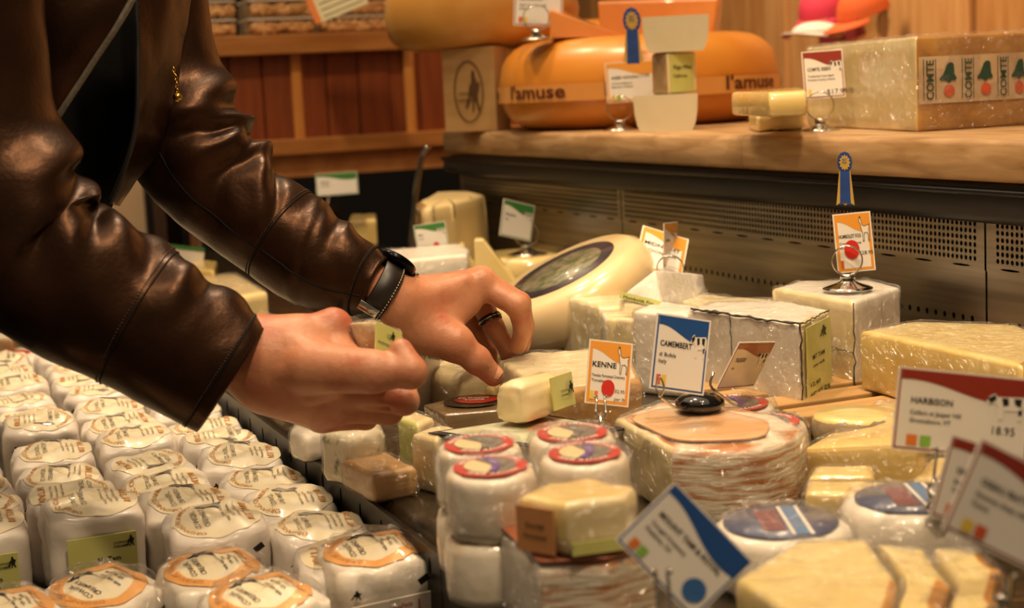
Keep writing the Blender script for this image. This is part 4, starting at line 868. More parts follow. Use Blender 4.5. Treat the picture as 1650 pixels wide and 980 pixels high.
# --- small rounds with red ring labels
M_redr = mat('red_ring_print', '#c8301f', rough=.4, coat=.9, coat_rough=.05, crinkle=.3, cscale=60); M_lcream = mat('label_cream', '#e6d2a0', rough=.4, coat=.9); M_lgrey = mat('label_grey_picture', '#5b544c', '#8b8276', 160, rough=.4, coat=.9); M_lviol = mat('label_violet', '#6d4a93', rough=.4, coat=.9)
M_bloom2 = mat('snow_white_rind', '#e9dfcc', '#d9c29a', 28, rough=.5, bump=.3, bscale=90, lo=.46, hi=.68, coat=.9, coat_rough=.06, crinkle=1.0, cscale=44)
proto_round = {}
def ring_round(label, cx, cy, zt, R, h, violet, tl=0, yaw=0, group='small rounds with red ring labels', film_=True):
    c = onz(cx, cy, zt); o = proto_round.get((R, h, violet))
    if o is None:
        T = Thing('small_cheese_round', None, None, (0, 0, 0)); T.o.location = (0, 0, 0)
        v, f = lathe([(0, 0), (R*.85, 0), (R*.97, .003), (R, .008), (R*1.01, h*.5), (R*1.0, h-.009), (R*.97, h-.004), (R*.9, h-.001), (R*.6, h), (R*.3, h), (0, h)], 40, (0, 0, 0)); v = displace(v, f, .0018, 55, R*900); T.part('round', v, f, M_bloom2)
        z = h+.0012; k = 40; ring = []
        def sect(r0, r1, a0, a1, zz, n=24):
            V = []; 
            for i in range(n+1):
                a = a0+(a1-a0)*i/n; V += [(R*r0*math.cos(a), R*r0*math.sin(a), zz), (R*r1*math.cos(a), R*r1*math.sin(a), zz)]
            return np.array(V), [(2*i, 2*i+1, 2*i+3, 2*i+2) for i in range(n)]
        lb = T.part('ring_label', *sect(.0, .80, 0, 2*math.pi, z, 40), M_redr)
        T.part('label_face', *sect(.0, .56, 0, 2*math.pi, z+.0004, 32), M_lgrey, under=lb)
        T.part('label_field', *sect(.0, .56, 2.2, 4.9, z+.0008, 20), M_lcream, under=lb)
        V = [(R*x, R*y, z+.0012) for x, y in [(-.12, .55), (.0, .2), (.02, -.2), (-.1, -.55), (.08, -.56), (.2, -.2), (.2, .2), (.06, .56)]]
        T.part('label_sash', V, [(0, 1, 6, 7), (1, 2, 5, 6), (2, 3, 4, 5)], M_lviol if violet else M_lgrey, under=lb)
        def arc(a, b, R0, mid): t = mid-a/(R*R0); return np.array([(R*R0+b)*math.cos(t), (R*R0+b)*math.sin(t), z+.0007])
        T.part('lettering', *wrap_text('MARIN FRENCH', lambda a, b: arc(a, b, .60, math.pi/2), R*.17, 1.25, .02, 'C'), M_white, smooth=False, under=lb); T.part('lettering', *wrap_text('PETITE BRIE', lambda a, b: arc(a, b, .60, -math.pi/2), R*.17, 1.25, .02, 'C'), M_white, smooth=False, under=lb)
        if film_:
            v, f = lathe([(R*.9, 0), (R*1.04, .005), (R*1.05, h*.5), (R*1.04, h-.004), (R*.95, h+.002), (R*.6, h+.0028), (R*.3, h+.0028), (0, h+.0028)], 48, (0, 0, 0)); T.part('cling_film', displace(v, f, .0013, 75, 4, True), f, M_wrapf)
        o = T.o; proto_round[(R, h, violet)] = o
    else: o = copy_tree(o)
    o.location = (c[0], c[1], zt-h); face = math.atan2(-c[1], -c[0])+math.pi/2; o.rotation_euler = (Matrix.Rotation(math.radians(tl), 4, Vector((_r[0], _r[1], 0)))@Matrix.Rotation(face+yaw, 4, 'Z')).to_euler()
    props(o, label, 'cheese', group); return o
zM = 1.043; hM = .0408; RM = .0285
ring_round('round with red ring label and violet sash on the stack by the slotted divider', 790, 752, zM, RM, hM, True, 3, .1)
ring_round('white round with a red ring label and grey sash behind the front stack', 772, 716, zM, RM, hM, False, 3, .25)
ring_round('white round with a red ring label and grey picture left of the clip post', 922, 698, zM, RM*1.02, hM, False, 3, .05)
ring_round('white round with a red ring label and violet sash behind the yellow piece', 942, 730, zM, RM, hM, True, 3, -.1)
ring_round('white round with a red ring label behind the black clip base, farther one', 1185, 650, 1.004, .0335, .044, True, 3, .2)
ring_round('white round with a red ring label behind the black clip base, nearer one', 1232, 680, 1.003, .0335, .043, False, 2, .2)
for lb_, cx, cy in (('white wrapped round at the bottom of the front stack by the divider', 787, 752), ('white wrapped round lowest behind the front stack', 769, 716), ('white wrapped round lowest left of the clip post', 922, 698), ('white wrapped round lowest behind the yellow piece', 942, 730)):
    q = onz(cx, cy, zM)
    R_, h_ = RM*1.04, zM-hM-.0006-DECK; v, f = lathe([(0, 0), (R_*.85, 0), (R_*.97, .003), (R_, .008), (R_*1.01, h_*.5), (R_*1.0, h_-.008), (R_*.93, h_-.002), (R_*.6, h_), (0, h_)], 36, (q[0], q[1], DECK)); v = displace(v, f, .0011, 70, cx)
    T = Thing('small_cheese_round', lb_, 'cheese', (q[0], q[1], DECK), 'small rounds with red ring labels'); T.part('round', v, f, M_bloom2)
# --- front: wrapped striped block and the yellow piece lying on it
zB = 1.010
T = piece('cheese_block', 'wrapped block with brown top and white striped rind at the front', [(796, 846), (868, 912), (985, 906), (1060, 880), (1030, 842), (900, 826)], zB, DECK, [M_bloomy, M_tanrind, M_washed], edge=[0, 2, 2, 2, 0, 0], top=1, film_=.002, seed=6, amp=.001)
M_brtop = mat('brown_red_rind', '#8a4424', '#a35a34', 40, rough=.4, coat=.9, coat_rough=.05, crinkle=.5); pp = xy([(806, 848), (868, 904), (980, 898), (1046, 878), (1020, 846), (900, 832)], zB+.003); v, f, m = prism(pp, zB+.001, zB+.003, rc=.004, bev=.0006, seg=.02, amp=.0004); T.part('brown_rind_top', v, f, M_brtop)
zY0 = zB+.0052
T = piece('cheese_wedge', 'pale yellow wrapped piece with a brown paper sticker on the striped block', [(833, 800), (912, 812), (1008, 800), (1026, 782), (945, 768), (880, 776)], zY0+.030, zY0, [M_yellow2, M_yellow2, M_cream], film_=.0016, seed=8, amp=.0012, edge=[0, 2, 2, 0, 0, 0])
M_stk = mat('brown_sticker', '#c08552', '#c98f5e', 40, rough=.45, coat=.7); side_label(T, T.pp[0], T.pp[1], zY0, zY0+.030, .04, .8, .12, .98, M_stk, [('Gordal', .25, .45, .16, .5), ('Farmstead', .2, .68, .14, .6)], off=.0035)
side_label(T, T.pp[1], T.pp[2], zY0, zY0+.030, .05, .95, .74, .98, M_lime, off=.0025)
# --- small pieces along the ledge under the near hand
T = piece('cheese_block', 'flat wrapped square of tan cheese on the ledge, nearest of the ledge pieces', [(549, 739), (601, 766), (672, 752), (618, 724)], .984, DECK, [M_tanrind, M_tanrind], film_=.0012, amp=.001, seg=.005, ridge=False)
M_herb = mat('herb_coat', '#d6cdb0', '#4a4632', 70, 5, rough=.55, lo=.60, hi=.74, bump=.3, coat=.9, coat_rough=.06, crinkle=.6, cscale=40)
piece('cheese_round', 'herb-speckled wrapped cheese on the ledge below the near hand', [(518, 694), (560, 702), (618, 690), (612, 672), (565, 668), (522, 676)], 1.004, DECK, [M_herb, M_herb], film_=.0018, amp=.0018, sc=50, seg=.006, rc=.008, bev=.008)
piece('cheese_round', 'white wrapped round farthest along the ledge below the near hand', [(466, 690), (490, 700), (530, 690), (528, 668), (480, 668)], .988, DECK, [M_bloomy, M_bloomy], film_=.001, rc=.008, bev=.006)
T = piece('cheese_wedge', 'narrow cream wedge with a lime face beside the flat tan square', [(640, 672), (672, 684), (700, 672), (668, 660)], 1.004, DECK, [M_cream, M_cream, M_lime], edge=[2, 0, 0, 0], film_=.0012)
piece('cheese_slab', 'upright cream slab left of the red ring rounds', [(662, 698), (704, 708), (742, 690), (712, 682)], 1.006, DECK, [M_cream, M_cream], film_=.0012, seed=2)
# sign behind the near hand
O = at(668, 560, 1.46); pn = Panel(O, at(712, 568, 1.52)-O, at(602, 694, 1.40)-O); T = Thing('shelf_sign', 'grey sign with black writing leaning behind the near hand', 'sign', pn.p(pn.w/2, pn.h)); M_gsg = mat('pale_grey_sign', '#e6e2dc', rough=.4, coat=.3)
so = T.part('sign_board', *pn.slab(.0015), M_gsg, smooth=False); T.part('lettering', *merge(pn.text('? Try those', .05, .10, .075, width=.9), pn.text('develops a', .2, .80, .07, width=.7), pn.text('wrinkled rind', .1, .88, .07, width=.7), pn.text('$10.95', .3, .985, .08, width=.55))[:2], M_ink, smooth=False, under=so)
solo('sign_foot', *bevelled([pn.p(x, pn.h+dz, n) for dz in (.012, 0) for x, n in ((0, .004), (pn.w, .004), (pn.w, -.012), (0, -.012))], .001), M_black, 'black foot under the grey sign', 'sign foot')
# clamshell, kraft piece, bordered leaflet
T = Thing('cheese_box', 'clear topped box with a red and black label under the reaching hand', 'box', np.append(onz(740, 690, DECK)[:2], DECK)); pp = xy([(682, 652), (716, 668), (812, 660), (776, 630)], .994)
v, f, m = prism(pp, DECK, .994, rc=.003, bev=.002, seg=.02); M_boxg = mat('smoky_box', '#6f5b42', '#86704f', 20, rough=.2, coat=1, coat_rough=.04, crinkle=.2); T.part('box_body', v, f, M_boxg)
cb = np.append(np.mean(pp, 0)+np.array([.012, .004]), .9955); M_bk = mat('black_label_print', '#1b1714', rough=.35, coat=.8); M_rd = mat('deep_red_print', '#a51f1a', rough=.35, coat=.8)
lb = T.part('round_label', *lathe([(0, 0), (.028, 0)], 32, cb, cap=False), M_bk); T.part('red_label', *lathe([(0, .0005), (.020, .0005)], 28, cb+(0.004, .004, 0), cap=False), M_rd, under=lb)
T.part('lettering', *merge(wrap_text('Pt Reyes', lambda a, b: cb+unit(_r*[1, 1, 0])*a+unit(_f*[1, 1, 0])*b+(.002, .006, .001), .008, 1, .02, 'C'), wrap_text('Toma', lambda a, b: cb+unit(_r*[1, 1, 0])*a+unit(_f*[1, 1, 0])*(b-.008)+(.002, .006, .001), .008, 1, .02, 'C'))[:2], M_white, smooth=False, under=lb)
piece('cheese_piece', 'kraft coloured wrapped piece before the clear topped box', [(668, 672), (706, 682), (800, 674), (790, 664), (700, 664)], .985, DECK, [M_kraft, M_kraft], film_=.001)
T = Thing('leaflet', 'black bordered leaflet lying under the small cheese log', 'leaflet', onz(800, 692, .994)); pp = [onz(x, y, .996) for x, y in ((690, 697), (862, 706), (1000, 684), (985, 668), (820, 676))]
pp = [onz(690, 697, 1.008), onz(860, 720, 1.008), onz(1010, 690, 1.008), onz(880, 668, 1.008)]
v = np.array(pp+[p-np.array([0, 0, .0012]) for p in pp]); T.part('sheet', v, [(3, 2, 1, 0), (4, 5, 6, 7), (0, 1, 5, 4), (1, 2, 6, 5), (2, 3, 7, 6), (3, 0, 4, 7)][::1], M_ink, smooth=False)
cc = np.mean(pp, 0); q = [cc+(p-cc)*.88+(0, 0, .0006) for p in pp]; M_leaf = mat('leaflet_print', '#d8d6bd', '#8d9a6c', 26, rough=.4, coat=.5, c3='#d3562c', s3=22); T.part('printed_face', q, [(0, 1, 2, 3)], M_leaf, smooth=False)
piece('cheese_slab', 'cream wrapped slab holding up the leaflet', [(720, 700), (850, 712), (960, 690), (880, 674)], 1.0062, DECK, [M_cream, M_cream])
# small log with lime label on the leaflet
c0 = onz(820, 688, 1.010); ax = unit(np.append(onz(880, 660, 1.010)[:2]-onz(812, 684, 1.010)[:2], 0)); T = Thing('cheese_log', 'short cream cheese log with a lime label and black bird', 'cheese', c0)
Rl = .019; up = np.array([0, 0, 1.]); sd = np.cross(ax, up); V = []; L = .062
p8 = []
for zz in (0, 1):
    for s, l in ((-1, 0), (1, 0), (1, 1), (-1, 1)): p8.append(c0+ax*L*l+sd*Rl*(.95 if zz == 0 else .75)*s+up*(.0005+zz*.034))
v, f = dense(p8, .011, 3, .0016, 60); T.part('log', v, f, M_cream)
pr = c0+sd*Rl*1.12*(1 if (sd@(CAM-c0)) > 0 else -1); s_ = 1 if (sd@(CAM-c0)) > 0 else -1
O = c0+ax*L*.50+sd*s_*.0185+up*.034; pn = Panel(O, ax*L*.5*1.0+sd*s_*0, -up*.026+sd*s_*.003); lb = T.part('paper_label', *pn.slab(.001, lift=.0015), M_lime, smooth=False); T.part('lettering', *merge(figure(pn, BIRD, .62, .22, .28, .4, .0036), pn.text('COWGIRL', .3, .52, .1, .0036), pn.text('CREAMERY', .28, .65, .1, .0036))[:2], M_ink, smooth=False, under=lb)
# brick being picked up
zK = 1.022
brick = piece('cheese_brick', 'rind-on cream brick being gripped by the reaching hand', [(803, 580), (888, 634), (1034, 612), (1020, 582), (960, 562), (850, 566)], zK, DECK, [M_cream, M_tanrind, mat('wrinkled_ivory_rind', '#dcc996', '#e8dcb8', 30, rough=.45, bump=.5, bscale=50, stretch=(1, 3, 1), coat=.9, coat_rough=.06, crinkle=.5)], edge=[0, 1, 1, 0, 0, 0], top=2, film_=.0013, amp=.0014, sc=55, seed=3)
piece('cheese_round', 'ivory wrapped lump under the reaching palm', [(690, 596), (740, 606), (790, 596), (780, 578), (700, 576)], 1.005, DECK, [M_cream, M_cream], film_=.0015, rc=.012, bev=.01, amp=.0015)
piece('cheese_piece', 'yellowish wrapped piece between the palm and the gripped brick', [(745, 614), (796, 626), (822, 606), (772, 596)], .990, DECK, [M_yellow2, M_yellow2], film_=.0012)
Tc, pn = price_card('orange bordered goat card reading Kenne with a red dot', (950, 546), (1020, 554), (933, 648), 1.22, 'orange', ['KENNE', 'Tomales Farmstead Creamery', 'Tomales, CA'], animal='goat', dot=(.50, .74, .105), pen=[('32.95', .66, .80, .075), ('per lb', .66, .92, .075)], sizes=[.12, .062, .062], tabs=(M_taby, M_tabo), d2=1.225, d3=1.21)
clip_stand('small chrome clip on a post holding the goat card by the red ring rounds', at(968, 640, 1.205), np.array([*onz(968, 692, 1.0092)[:2], 1.0092]))
# --- foreground cards
Tc, pn = price_card('big blue bordered card turned on its corner at the front', (1088, 776), (1214, 906), (999, 878), .80, 'blue', ['MOUNT TAM & ROYAL', 'Cowgirl Creamery', 'Petaluma, CA'], spot_round=(.81, .745, .15), sizes=[.10, .075, .075], tabs=(M_tabo, M_tabg))
clip_stand('wire clip holding the big blue bordered card', at(1066, 925, .795), np.array([*onz(1075, 975, zB)[:2], DECK]))
Tc, pn = price_card('brick red bordered cow card reading Harbison at the right', (1449, 590), (1668, 612), (1438, 724), .92, 'red', ['HARBISON', 'Cellars at Jasper Hill', 'Greensboro, VT'], animal='cow', tabs=(M_tabo, M_tabg), sizes=[.105, .075, .075], pen=[('18.95', .72, .70, .14)])
clip_stand('wire clip under the brick red cow card', at(1518, 725, .915), np.array([*onz(1515, 826, .995)[:2], 1.003]))
Tc, pn = price_card('blurred brick red card left of the frontmost card', (1534, 700), (1725, 760), (1522, 838), .78, 'red', ['DELICE', 'Bourgogne', 'France'], tabs=(M_tabr, M_tabg), sizes=[.10, .08, .08], d2=.80)
Tc, pn = price_card('frontmost blurred brick red card in the right corner', (1582, 706), (1790, 812), (1552, 868), .70, 'red', ['OSSAU IRATY', 'Pyrenees sheep milk', 'France'], tabs=(M_taby, M_tabr), sizes=[.10, .08, .08], d2=.72)
clip_stand('wire clip under the frontmost red card', at(1620, 930, .70), np.array([*onz(1610, 990, 1.004)[:2], 1.004]))
ring_stand('small beaded clip stand in front of the half hidden blue wheel', np.array([*onz(1512, 822, 1.0055)[:2], 1.006]), .006, .008, lift=.003)
# --- far left end of the well seen between the two sleeves
piece('cheese_wedge', 'pale wrapped wedge seen between the two sleeves', [(300, 470), (370, 480), (430, 470), (380, 440), (310, 445)], 1.0, DECK, [M_yellow2, M_yellow2], film_=.002)
piece('cheese_wedge', 'orange tinted wrapped wedge seen between the two sleeves by the cuff', [(360, 540), (420, 548), (480, 520), (420, 500)], .99, DECK, [M_yellow2, M_orpaste], film_=.002)
piece('cheese_block', 'small yellow block farther off between the two sleeves', [(300, 432), (345, 436), (350, 420), (310, 416)], 1.01, DECK, [M_yellow, M_yellow])
O = at(262, 392, 2.6); pn = Panel(O, at(330, 400, 2.62)-O, at(262, 425, 2.6)-O); T = Thing('price_card', 'white card with green edge between the two sleeves', 'sign', pn.p(pn.w/2, pn.h)); co = T.part('card', *pn.slab(.001), M_white, smooth=False); T.part('colour_band', *pn.poly([(0, 0), (1, 0), (1, .2), (0, .2)], .0005), M_green, smooth=False, under=co)
solo('card_clip', *tube([pn.p(pn.w/2, pn.h-.004, -.003), [*pn.p(pn.w/2, pn.h, -.003)[:2], .846]], .002, 8), M_chrome, 'thin metal rod under the white card between the sleeves', 'card clip')
# cabinet door seen far off between the sleeves
T = Thing('glass_cabinet', 'tall cabinet with steel door frame far behind the sleeves', 'cabinet', (at(240, 380, 4.3)[0], at(240, 380, 4.3)[1], 0)); xc, yc = T.base[:2]
def strip(name, x0, x1, z0, z1, m, dy=0): 
    a, b = onY(x0, 380, yc)[0], onY(x1, 380, yc)[0]; T.part(name, *box(a, b, yc-dy, yc+.05, z0, z1, .002), m, smooth=False)
strip('side_panel', -120, 236, .05, 1.9, M_room, .01); strip('door_frame', 236, 246, .05, 1.9, M_black, .03); strip('door_frame', 247, 254, .05, 1.9, M_steel, .02); strip('door_frame', 255, 268, .05, 1.9, M_steel, .012); strip('door_glass', 268, 292, .05, 1.9, M_darkglass); strip('door_frame', 292, 302, .05, 1.9, M_steel_dark, .02); strip('door_glass', 302, 420, .05, 1.9, M_darkglass)
# ------------------------------------------------------------------ paper-wrapped rounds in the well
M_paper = mat('waxed_white_paper', '#d9cfc3', '#e6dfd5', 18, rough=.42, coat=.35, coat_rough=.18, bump=.55, bscale=38)
M_disc = mat('straw_label_paper', '#eddfb8', '#f2e9cf', 30, rough=.38, coat=.6, coat_rough=.10, crinkle=.5, cscale=30)
M_ochre = mat('ochre_ink', '#c08a4e', rough=.5); M_wink = mat('ink_under_wax', '#8d8371', '#6a6154', 30, rough=.4, coat=.5); M_discor = mat('apricot_label_paper', '#e6a357', '#ebb06a', 30, rough=.4, coat=.7, coat_rough=.08, crinkle=.3)
def wrapped_round(name, seed, R=.0400, H=.066, lime=False, orange=False, back=False):
    """local coordinates, top at z = 0; the label faces -Y"""
    T = Thing(name, None, None, (0, 0, 0)); rnd = random.Random(seed); ph = rnd.uniform(0, 6); na = 64
    fl = [(rnd.uniform(0, 6.28), rnd.uniform(.5, 1.2), rnd.uniform(-.6, .6)) for _ in range(7)]
    def edge(a):  # softly squared outline with a few paper corners
        c, s = abs(math.cos(a)), abs(math.sin(a)); q = (c**4.2+s**4.2)**(-1/4.2); return R*(.93*q+.03*math.cos(5*a+ph)*.5)
    def top(x, y):
        r = math.hypot(x, y)/R; z = .003*(1-r*r)
        for t, w, o in fl:
            d = (x*math.cos(t)+y*math.sin(t))/R-o; z += .0015*w*max(0, 1-abs(d)*4.5)-.0010*w*max(0, 1-abs(d-.3)*3.5)
        return z+.0012*vnoise((x, y, seed), 70)
    V = []; Fc = []; rings = [0, .15, .3, .45, .6, .72, .83, .92]
    for t in rings[1:]:
        for k in range(na):
            a = 2*math.pi*k/na; x, y = edge(a)*t*math.cos(a), edge(a)*t*math.sin(a); V.append((x, y, top(x, y)-.0012*max(0, t-.8)*8))
    prof = [(.975, -.0035), (1.0, -.008), (1.01, -.016)]+[(1.01-.012*i/6, -.016-(H-.02)*i/6) for i in range(1, 7)]+[(.9, -H)]
    for t, z in prof:
        for k in range(na):
            a = 2*math.pi*k/na; fold = (abs(math.sin(a*4.5+ph+z*30))**.5-.6)*.0026*(1 if t > .98 else .4)+.0024*vnoise((math.cos(a), math.sin(a), z*30+seed), 2.3)
            r = edge(a)*t+fold; V.append((r*math.cos(a), r*math.sin(a), z+.0012*vnoise((math.cos(a), math.sin(a), seed), 2)))
    n = len(rings)-1+len(prof); c = len(V); V.append((0, 0, top(0, 0)))
    for i in range(n-1):
        for k in range(na): Fc.append((i*na+k, (i+1)*na+k, (i+1)*na+(k+1) % na, i*na+(k+1) % na))
    for k in range(na): Fc.append((c, k, (k+1) % na))
    Fc.append(tuple((n-1)*na+k for k in range(na-1, -1, -1)))
    body = T.part('paper_wrap', V, Fc, M_paper if not orange else M_bloomy)
    rl = R*.85; off = (rnd.uniform(-.1, .1)*R, rnd.uniform(-.06, .1)*R)
    def disc(r0, r1, a0, a1, lift, nr=5, nn=48):
        V = []
        for i in range(nr+1):
            r = r0+(r1-r0)*i/nr
            for k in range(nn+1):
                a = a0+(a1-a0)*k/nn; x, y = off[0]+r*math.cos(a), off[1]+r*math.sin(a); V.append((x, y, top(x, y)+lift-(.0012*max(0, math.hypot(x, y)/edge(math.atan2(y, x))-.8)*8)))
        return V, [(i*(nn+1)+k, (i+1)*(nn+1)+k, (i+1)*(nn+1)+k+1, i*(nn+1)+k+1) for i in range(nr) for k in range(nn)]
    L = .0005; lb = T.part('round_label', *disc(0, rl, 0, 2*math.pi, L), M_disc)
    if orange: T.part('label_border', *disc(rl*.74, rl*1.02, 0, 2*math.pi, L+.0004, 2), M_discor, under=lb)
    def P(x, y, lift=.0012): return np.array([off[0]+x, off[1]+y, top(off[0]+x, off[1]+y)+lift])
    q = 1 if rnd.random() < .75 else -1     # which way round the print lies
    def M(a, b): return P(-b*q, a*q)
    blk = [wrap_text('COWGIRL', lambda a, b: M(a, b+rl*.42), rl*.17, 1, .005, 'C'), wrap_text('CREAMERY', lambda a, b: M(a, b+rl*.22), rl*.17, 1, .005, 'C')]+[wrap_text(s, lambda a, b, o=o: M(a, b-rl*o), rl*.10, 1, .01, 'C') for s, o in (('made with organic milk', .22), ('soft ripened cheese', .36), ('Petaluma, California', .5))]
    cow = [(-.30, .0), (-.2, .09), (.0, .10), (.22, .14), (.34, .06), (.44, .1), (.36, -.06), (.24, -.1), (.2, -.2), (.12, -.08), (-.08, -.1), (-.2, -.22), (-.22, -.06)]
    blk.append((np.array([M(rl*.55+y*rl*.55, x*rl*.9) for x, y in cow]), [tuple(range(len(cow)))]))
    T.part('lettering', *merge(*blk)[:2], M_wink if not orange else M_ink, smooth=False, under=lb)
    def arc(a, b, rr, mid): t = mid-a/rr; return P((rr+b)*math.cos(t), (rr+b)*math.sin(t))
    mid = (0 if q < 0 else math.pi) if not back else 0
    oc = [wrap_text('ORGANIC CREAMERY', lambda a, b: arc(a, b, rl*.80, mid+math.pi*0), rl*.16, 1.1, .01, 'C'), wrap_text('MT TAM', lambda a, b: M(a, b-rl*.78), rl*.24, 1, .02, 'C')]
    for o_ in oc: T.part('ochre_lettering', *o_, M_ochre, smooth=False, under=lb)
    V = []
    if lime:
        w, h0, h1 = R*.66, -.014, -.052
        pn = Panel((-w, -R*1.015, h0), (2*w, 0, 0), (0, 0, h1-h0)); lo = T.part('paper_label', *pn.slab(.0012, lift=.0006), M_lime, smooth=False, label='lime green printed label')
        T.part('lettering', *merge(pn.text('COWGIRL', .66, .22, .075, .0012), pn.text('CREAMERY', .66, .30, .075, .0012), figure(pn, BIRD, .84, .06, .13, .24, .0012), pn.text('Mt Tam', .42, .56, .15, .0012, .02), pn.text('California', .36, .72, .13, .0012, .02))[:2], M_ink, smooth=False, under=lo)
        pn2 = Panel((-R*.93, -R*.80, -.048), (.007, -.004, 0), (0, 0, -.009)); T.part('stamp', *figure(pn2, BIRD, 0, 0, 1, 1, .0006), M_ink, smooth=False)
    else:
        pn2 = Panel((-R*.75, -R*.965, -.010), (.008, -.001, 0), (0, 0, -.007)); pn3 = Panel((R*.45, -R*1.0, -.010), (.007, .0, .004), (0, 0, -.006)); T.part('stamp', *figure(pn2, BIRD, 0, 0, 1, 1, .0012), M_ink, smooth=False); T.part('stamp', *pn3.poly([(0, 0), (1, 0), (1, 1), (0, 1)], .0014), M_ink, smooth=False)
    return T.o
ORD = ['first', 'second', 'third', 'fourth', 'fifth', 'sixth', 'seventh', 'eighth', 'ninth', 'tenth', 'eleventh', 'twelfth', 'thirteenth']
GRP = 'paper-wrapped rounds in the sunken well'
protos = [wrapped_round('wrapped_cheese_round', s) for s in (1, 2, 3, 4, 5)]; limeP = wrapped_round('wrapped_cheese_round', 6, lime=True); used = set()
def put(o, x, y, z, rz, tl, label, roll=0):
    c = o if o.name not in used else copy_tree(o); used.add(o.name)
    c.location = (x, y, z); c.rotation_euler = (Matrix.Rotation(math.radians(tl), 4, 'X')@Matrix.Rotation(math.radians(roll), 4, 'Y')@Matrix.Rotation(rz, 4, 'Z')).to_euler(); props(c, label, 'cheese', GRP); return c
ZP = .945
rnd = random.Random(3)
colA = [1.255, 1.345, 1.435, 1.525, 1.62]; colB = [1.245, 1.335, 1.435, 1.52, 1.655, 1.74, 1.85, 1.955, 2.06, 2.15]; colC = [1.165, 1.255, 1.347, 1.442, 1.545, 1.633, 1.725, 1.835, 1.93, 2.03, 2.12]; colD = [1.058, 1.142, 1.232, 1.315, 1.40, 1.485, 1.57, 1.655, 1.745, 1.83, 1.92, 2.01]
hi = {('B', 0): .016, ('B', 4): .010, ('C', 0): .012, ('C', 1): .006, ('A', 0): .012}
for cn, xs, ys, nm in (('A', .047, colA, 'at the left edge of the frame'), ('B', .130, colB, 'of the column farthest from the divider'), ('C', .2115, colC, 'of the middle column'), ('D', .2885, colD, 'of the column touching the slotted divider')):
    for i, y in enumerate(ys):
        o = limeP if (cn in 'AB' and i == 0) else protos[(i*3+ord(cn)) % 5]
        z = ZP+hi.get((cn, i), 0)+rnd.uniform(-.004, .004); rz = rnd.uniform(-.12, .12) if o is limeP else rnd.uniform(-.2, .2)+(math.pi/2*rnd.choice([0, 0, 2]) if cn != 'D' else 0)
        lbl = 'white paper-wrapped round %s, %s from the front' % (nm, ORD[i])
        if o is limeP: lbl = 'white paper-wrapped round with a lime label, %s' % ('cut off by the left edge' if cn == 'A' else 'its whole front face showing')
        put(o, xs+rnd.uniform(-.004, .004), y, z, rz, rnd.uniform(1, 9) if o is not limeP else 4, lbl, rnd.uniform(-5, 3))
# film-wrapped rounds with apricot borders along the front
fo = wrapped_round('film_wrapped_round', 9, R=.040, orange=True)
v, f = lathe([(.038, -.066), (.0425, -.05), (.043, -.03), (.0425, -.010), (.040, -.001), (.034, .006), (.02, .0075), (0, .008)], 56); v = displace(v, f, .0022, 60, 3, True)
fm = bpy.data.objects.new('cling_film', mk_mesh('cling_film', v, f, M_wrapf)); COL.objects.link(fm); fm.parent = fo
GRP = 'film-wrapped rounds with apricot labels'
for i, (px, py, z, rz, tl, nm) in enumerate(((165, 948, .930, .5, 9, 'front film-wrapped round with an apricot label below the lime label'), (345, 918, .936, .1, 7, 'film-wrapped round with an apricot label and black figure, before the middle column'), (425, 962, .942, .3, 6, 'film-wrapped round with an apricot label at the bottom edge of the frame'), (602, 888, .950, .2, 5, 'film-wrapped round with a red printed side label beside the divider'), (8, 986, .930, .2, 8, 'film-wrapped round with an apricot label in the bottom left corner'))):
    q = onz(px, py, z); c = put(fo, q[0], q[1], z, rz, tl, nm)
    if 'red printed' in nm:
        c.rotation_euler[2] = 0
        w = .031; pn = Panel((-w, -.0425, -.020), (2*w, .004, 0), (0, 0, -.055)); M_nut2 = mat('nutrition_paper', '#d9cdbd', rough=.45, coat=.8); M_rink = mat('red_ink', '#a8322a', rough=.6)
        a = bpy.data.objects.new('paper_label', mk_mesh('paper_label', *pn.slab(.0012, lift=.003), M_nut2, smooth=False)); COL.objects.link(a); a.parent = c; a['label'] = 'white side label printed in red'
        blk = [pn.poly([(x, .06), (x+.018, .06), (x+.018, 1), (x, 1)], .0036) for x in (.24, .78)]
        for k, s in enumerate(('Total Fat 9g  Saturated', 'Cholesterol 25mg', 'Sodium 150mg  Protein', 'Calories 100  from fat', 'Serving Size 1 oz')):
            blk.append(wrap_text(s, lambda x_, y_, k=k: pn.p((.34+k*.088)*pn.w+y_, .95*pn.h-x_, .0036), .0036, 1, .01))
        blk += [pn.text('Nutrition', .33, .14, .075, .0036, .02), pn.text('Facts', .58, .12, .075, .0036, .02)]
        b = bpy.data.objects.new('lettering', mk_mesh('lettering', *merge(*blk)[:2], M_rink, smooth=False)); COL.objects.link(b); b.parent = a
# things beyond the rounds at the far left
T = Thing('cheese_round', 'white round with a red sticker beyond the paper-wrapped rounds', 'cheese', np.append(onz(22, 552, .95)[:2], .846)); v, f = lathe([(0, 0), (.06, 0), (.065, .01), (.065, .08), (.058, .088), (0, .088)], 32, T.base); T.part('round', v, f, M_bloomy); T.part('red_sticker', *lathe([(0, .0892), (.022, .0892), (.022, .088)], 24, T.base), M_dot)
piece('cheese_block', 'grey wrapped block at the far left edge behind the rounds', [(-40, 548), (20, 545), (30, 535), (-30, 536)], .955, .846, [M_kraft, M_bloomy])
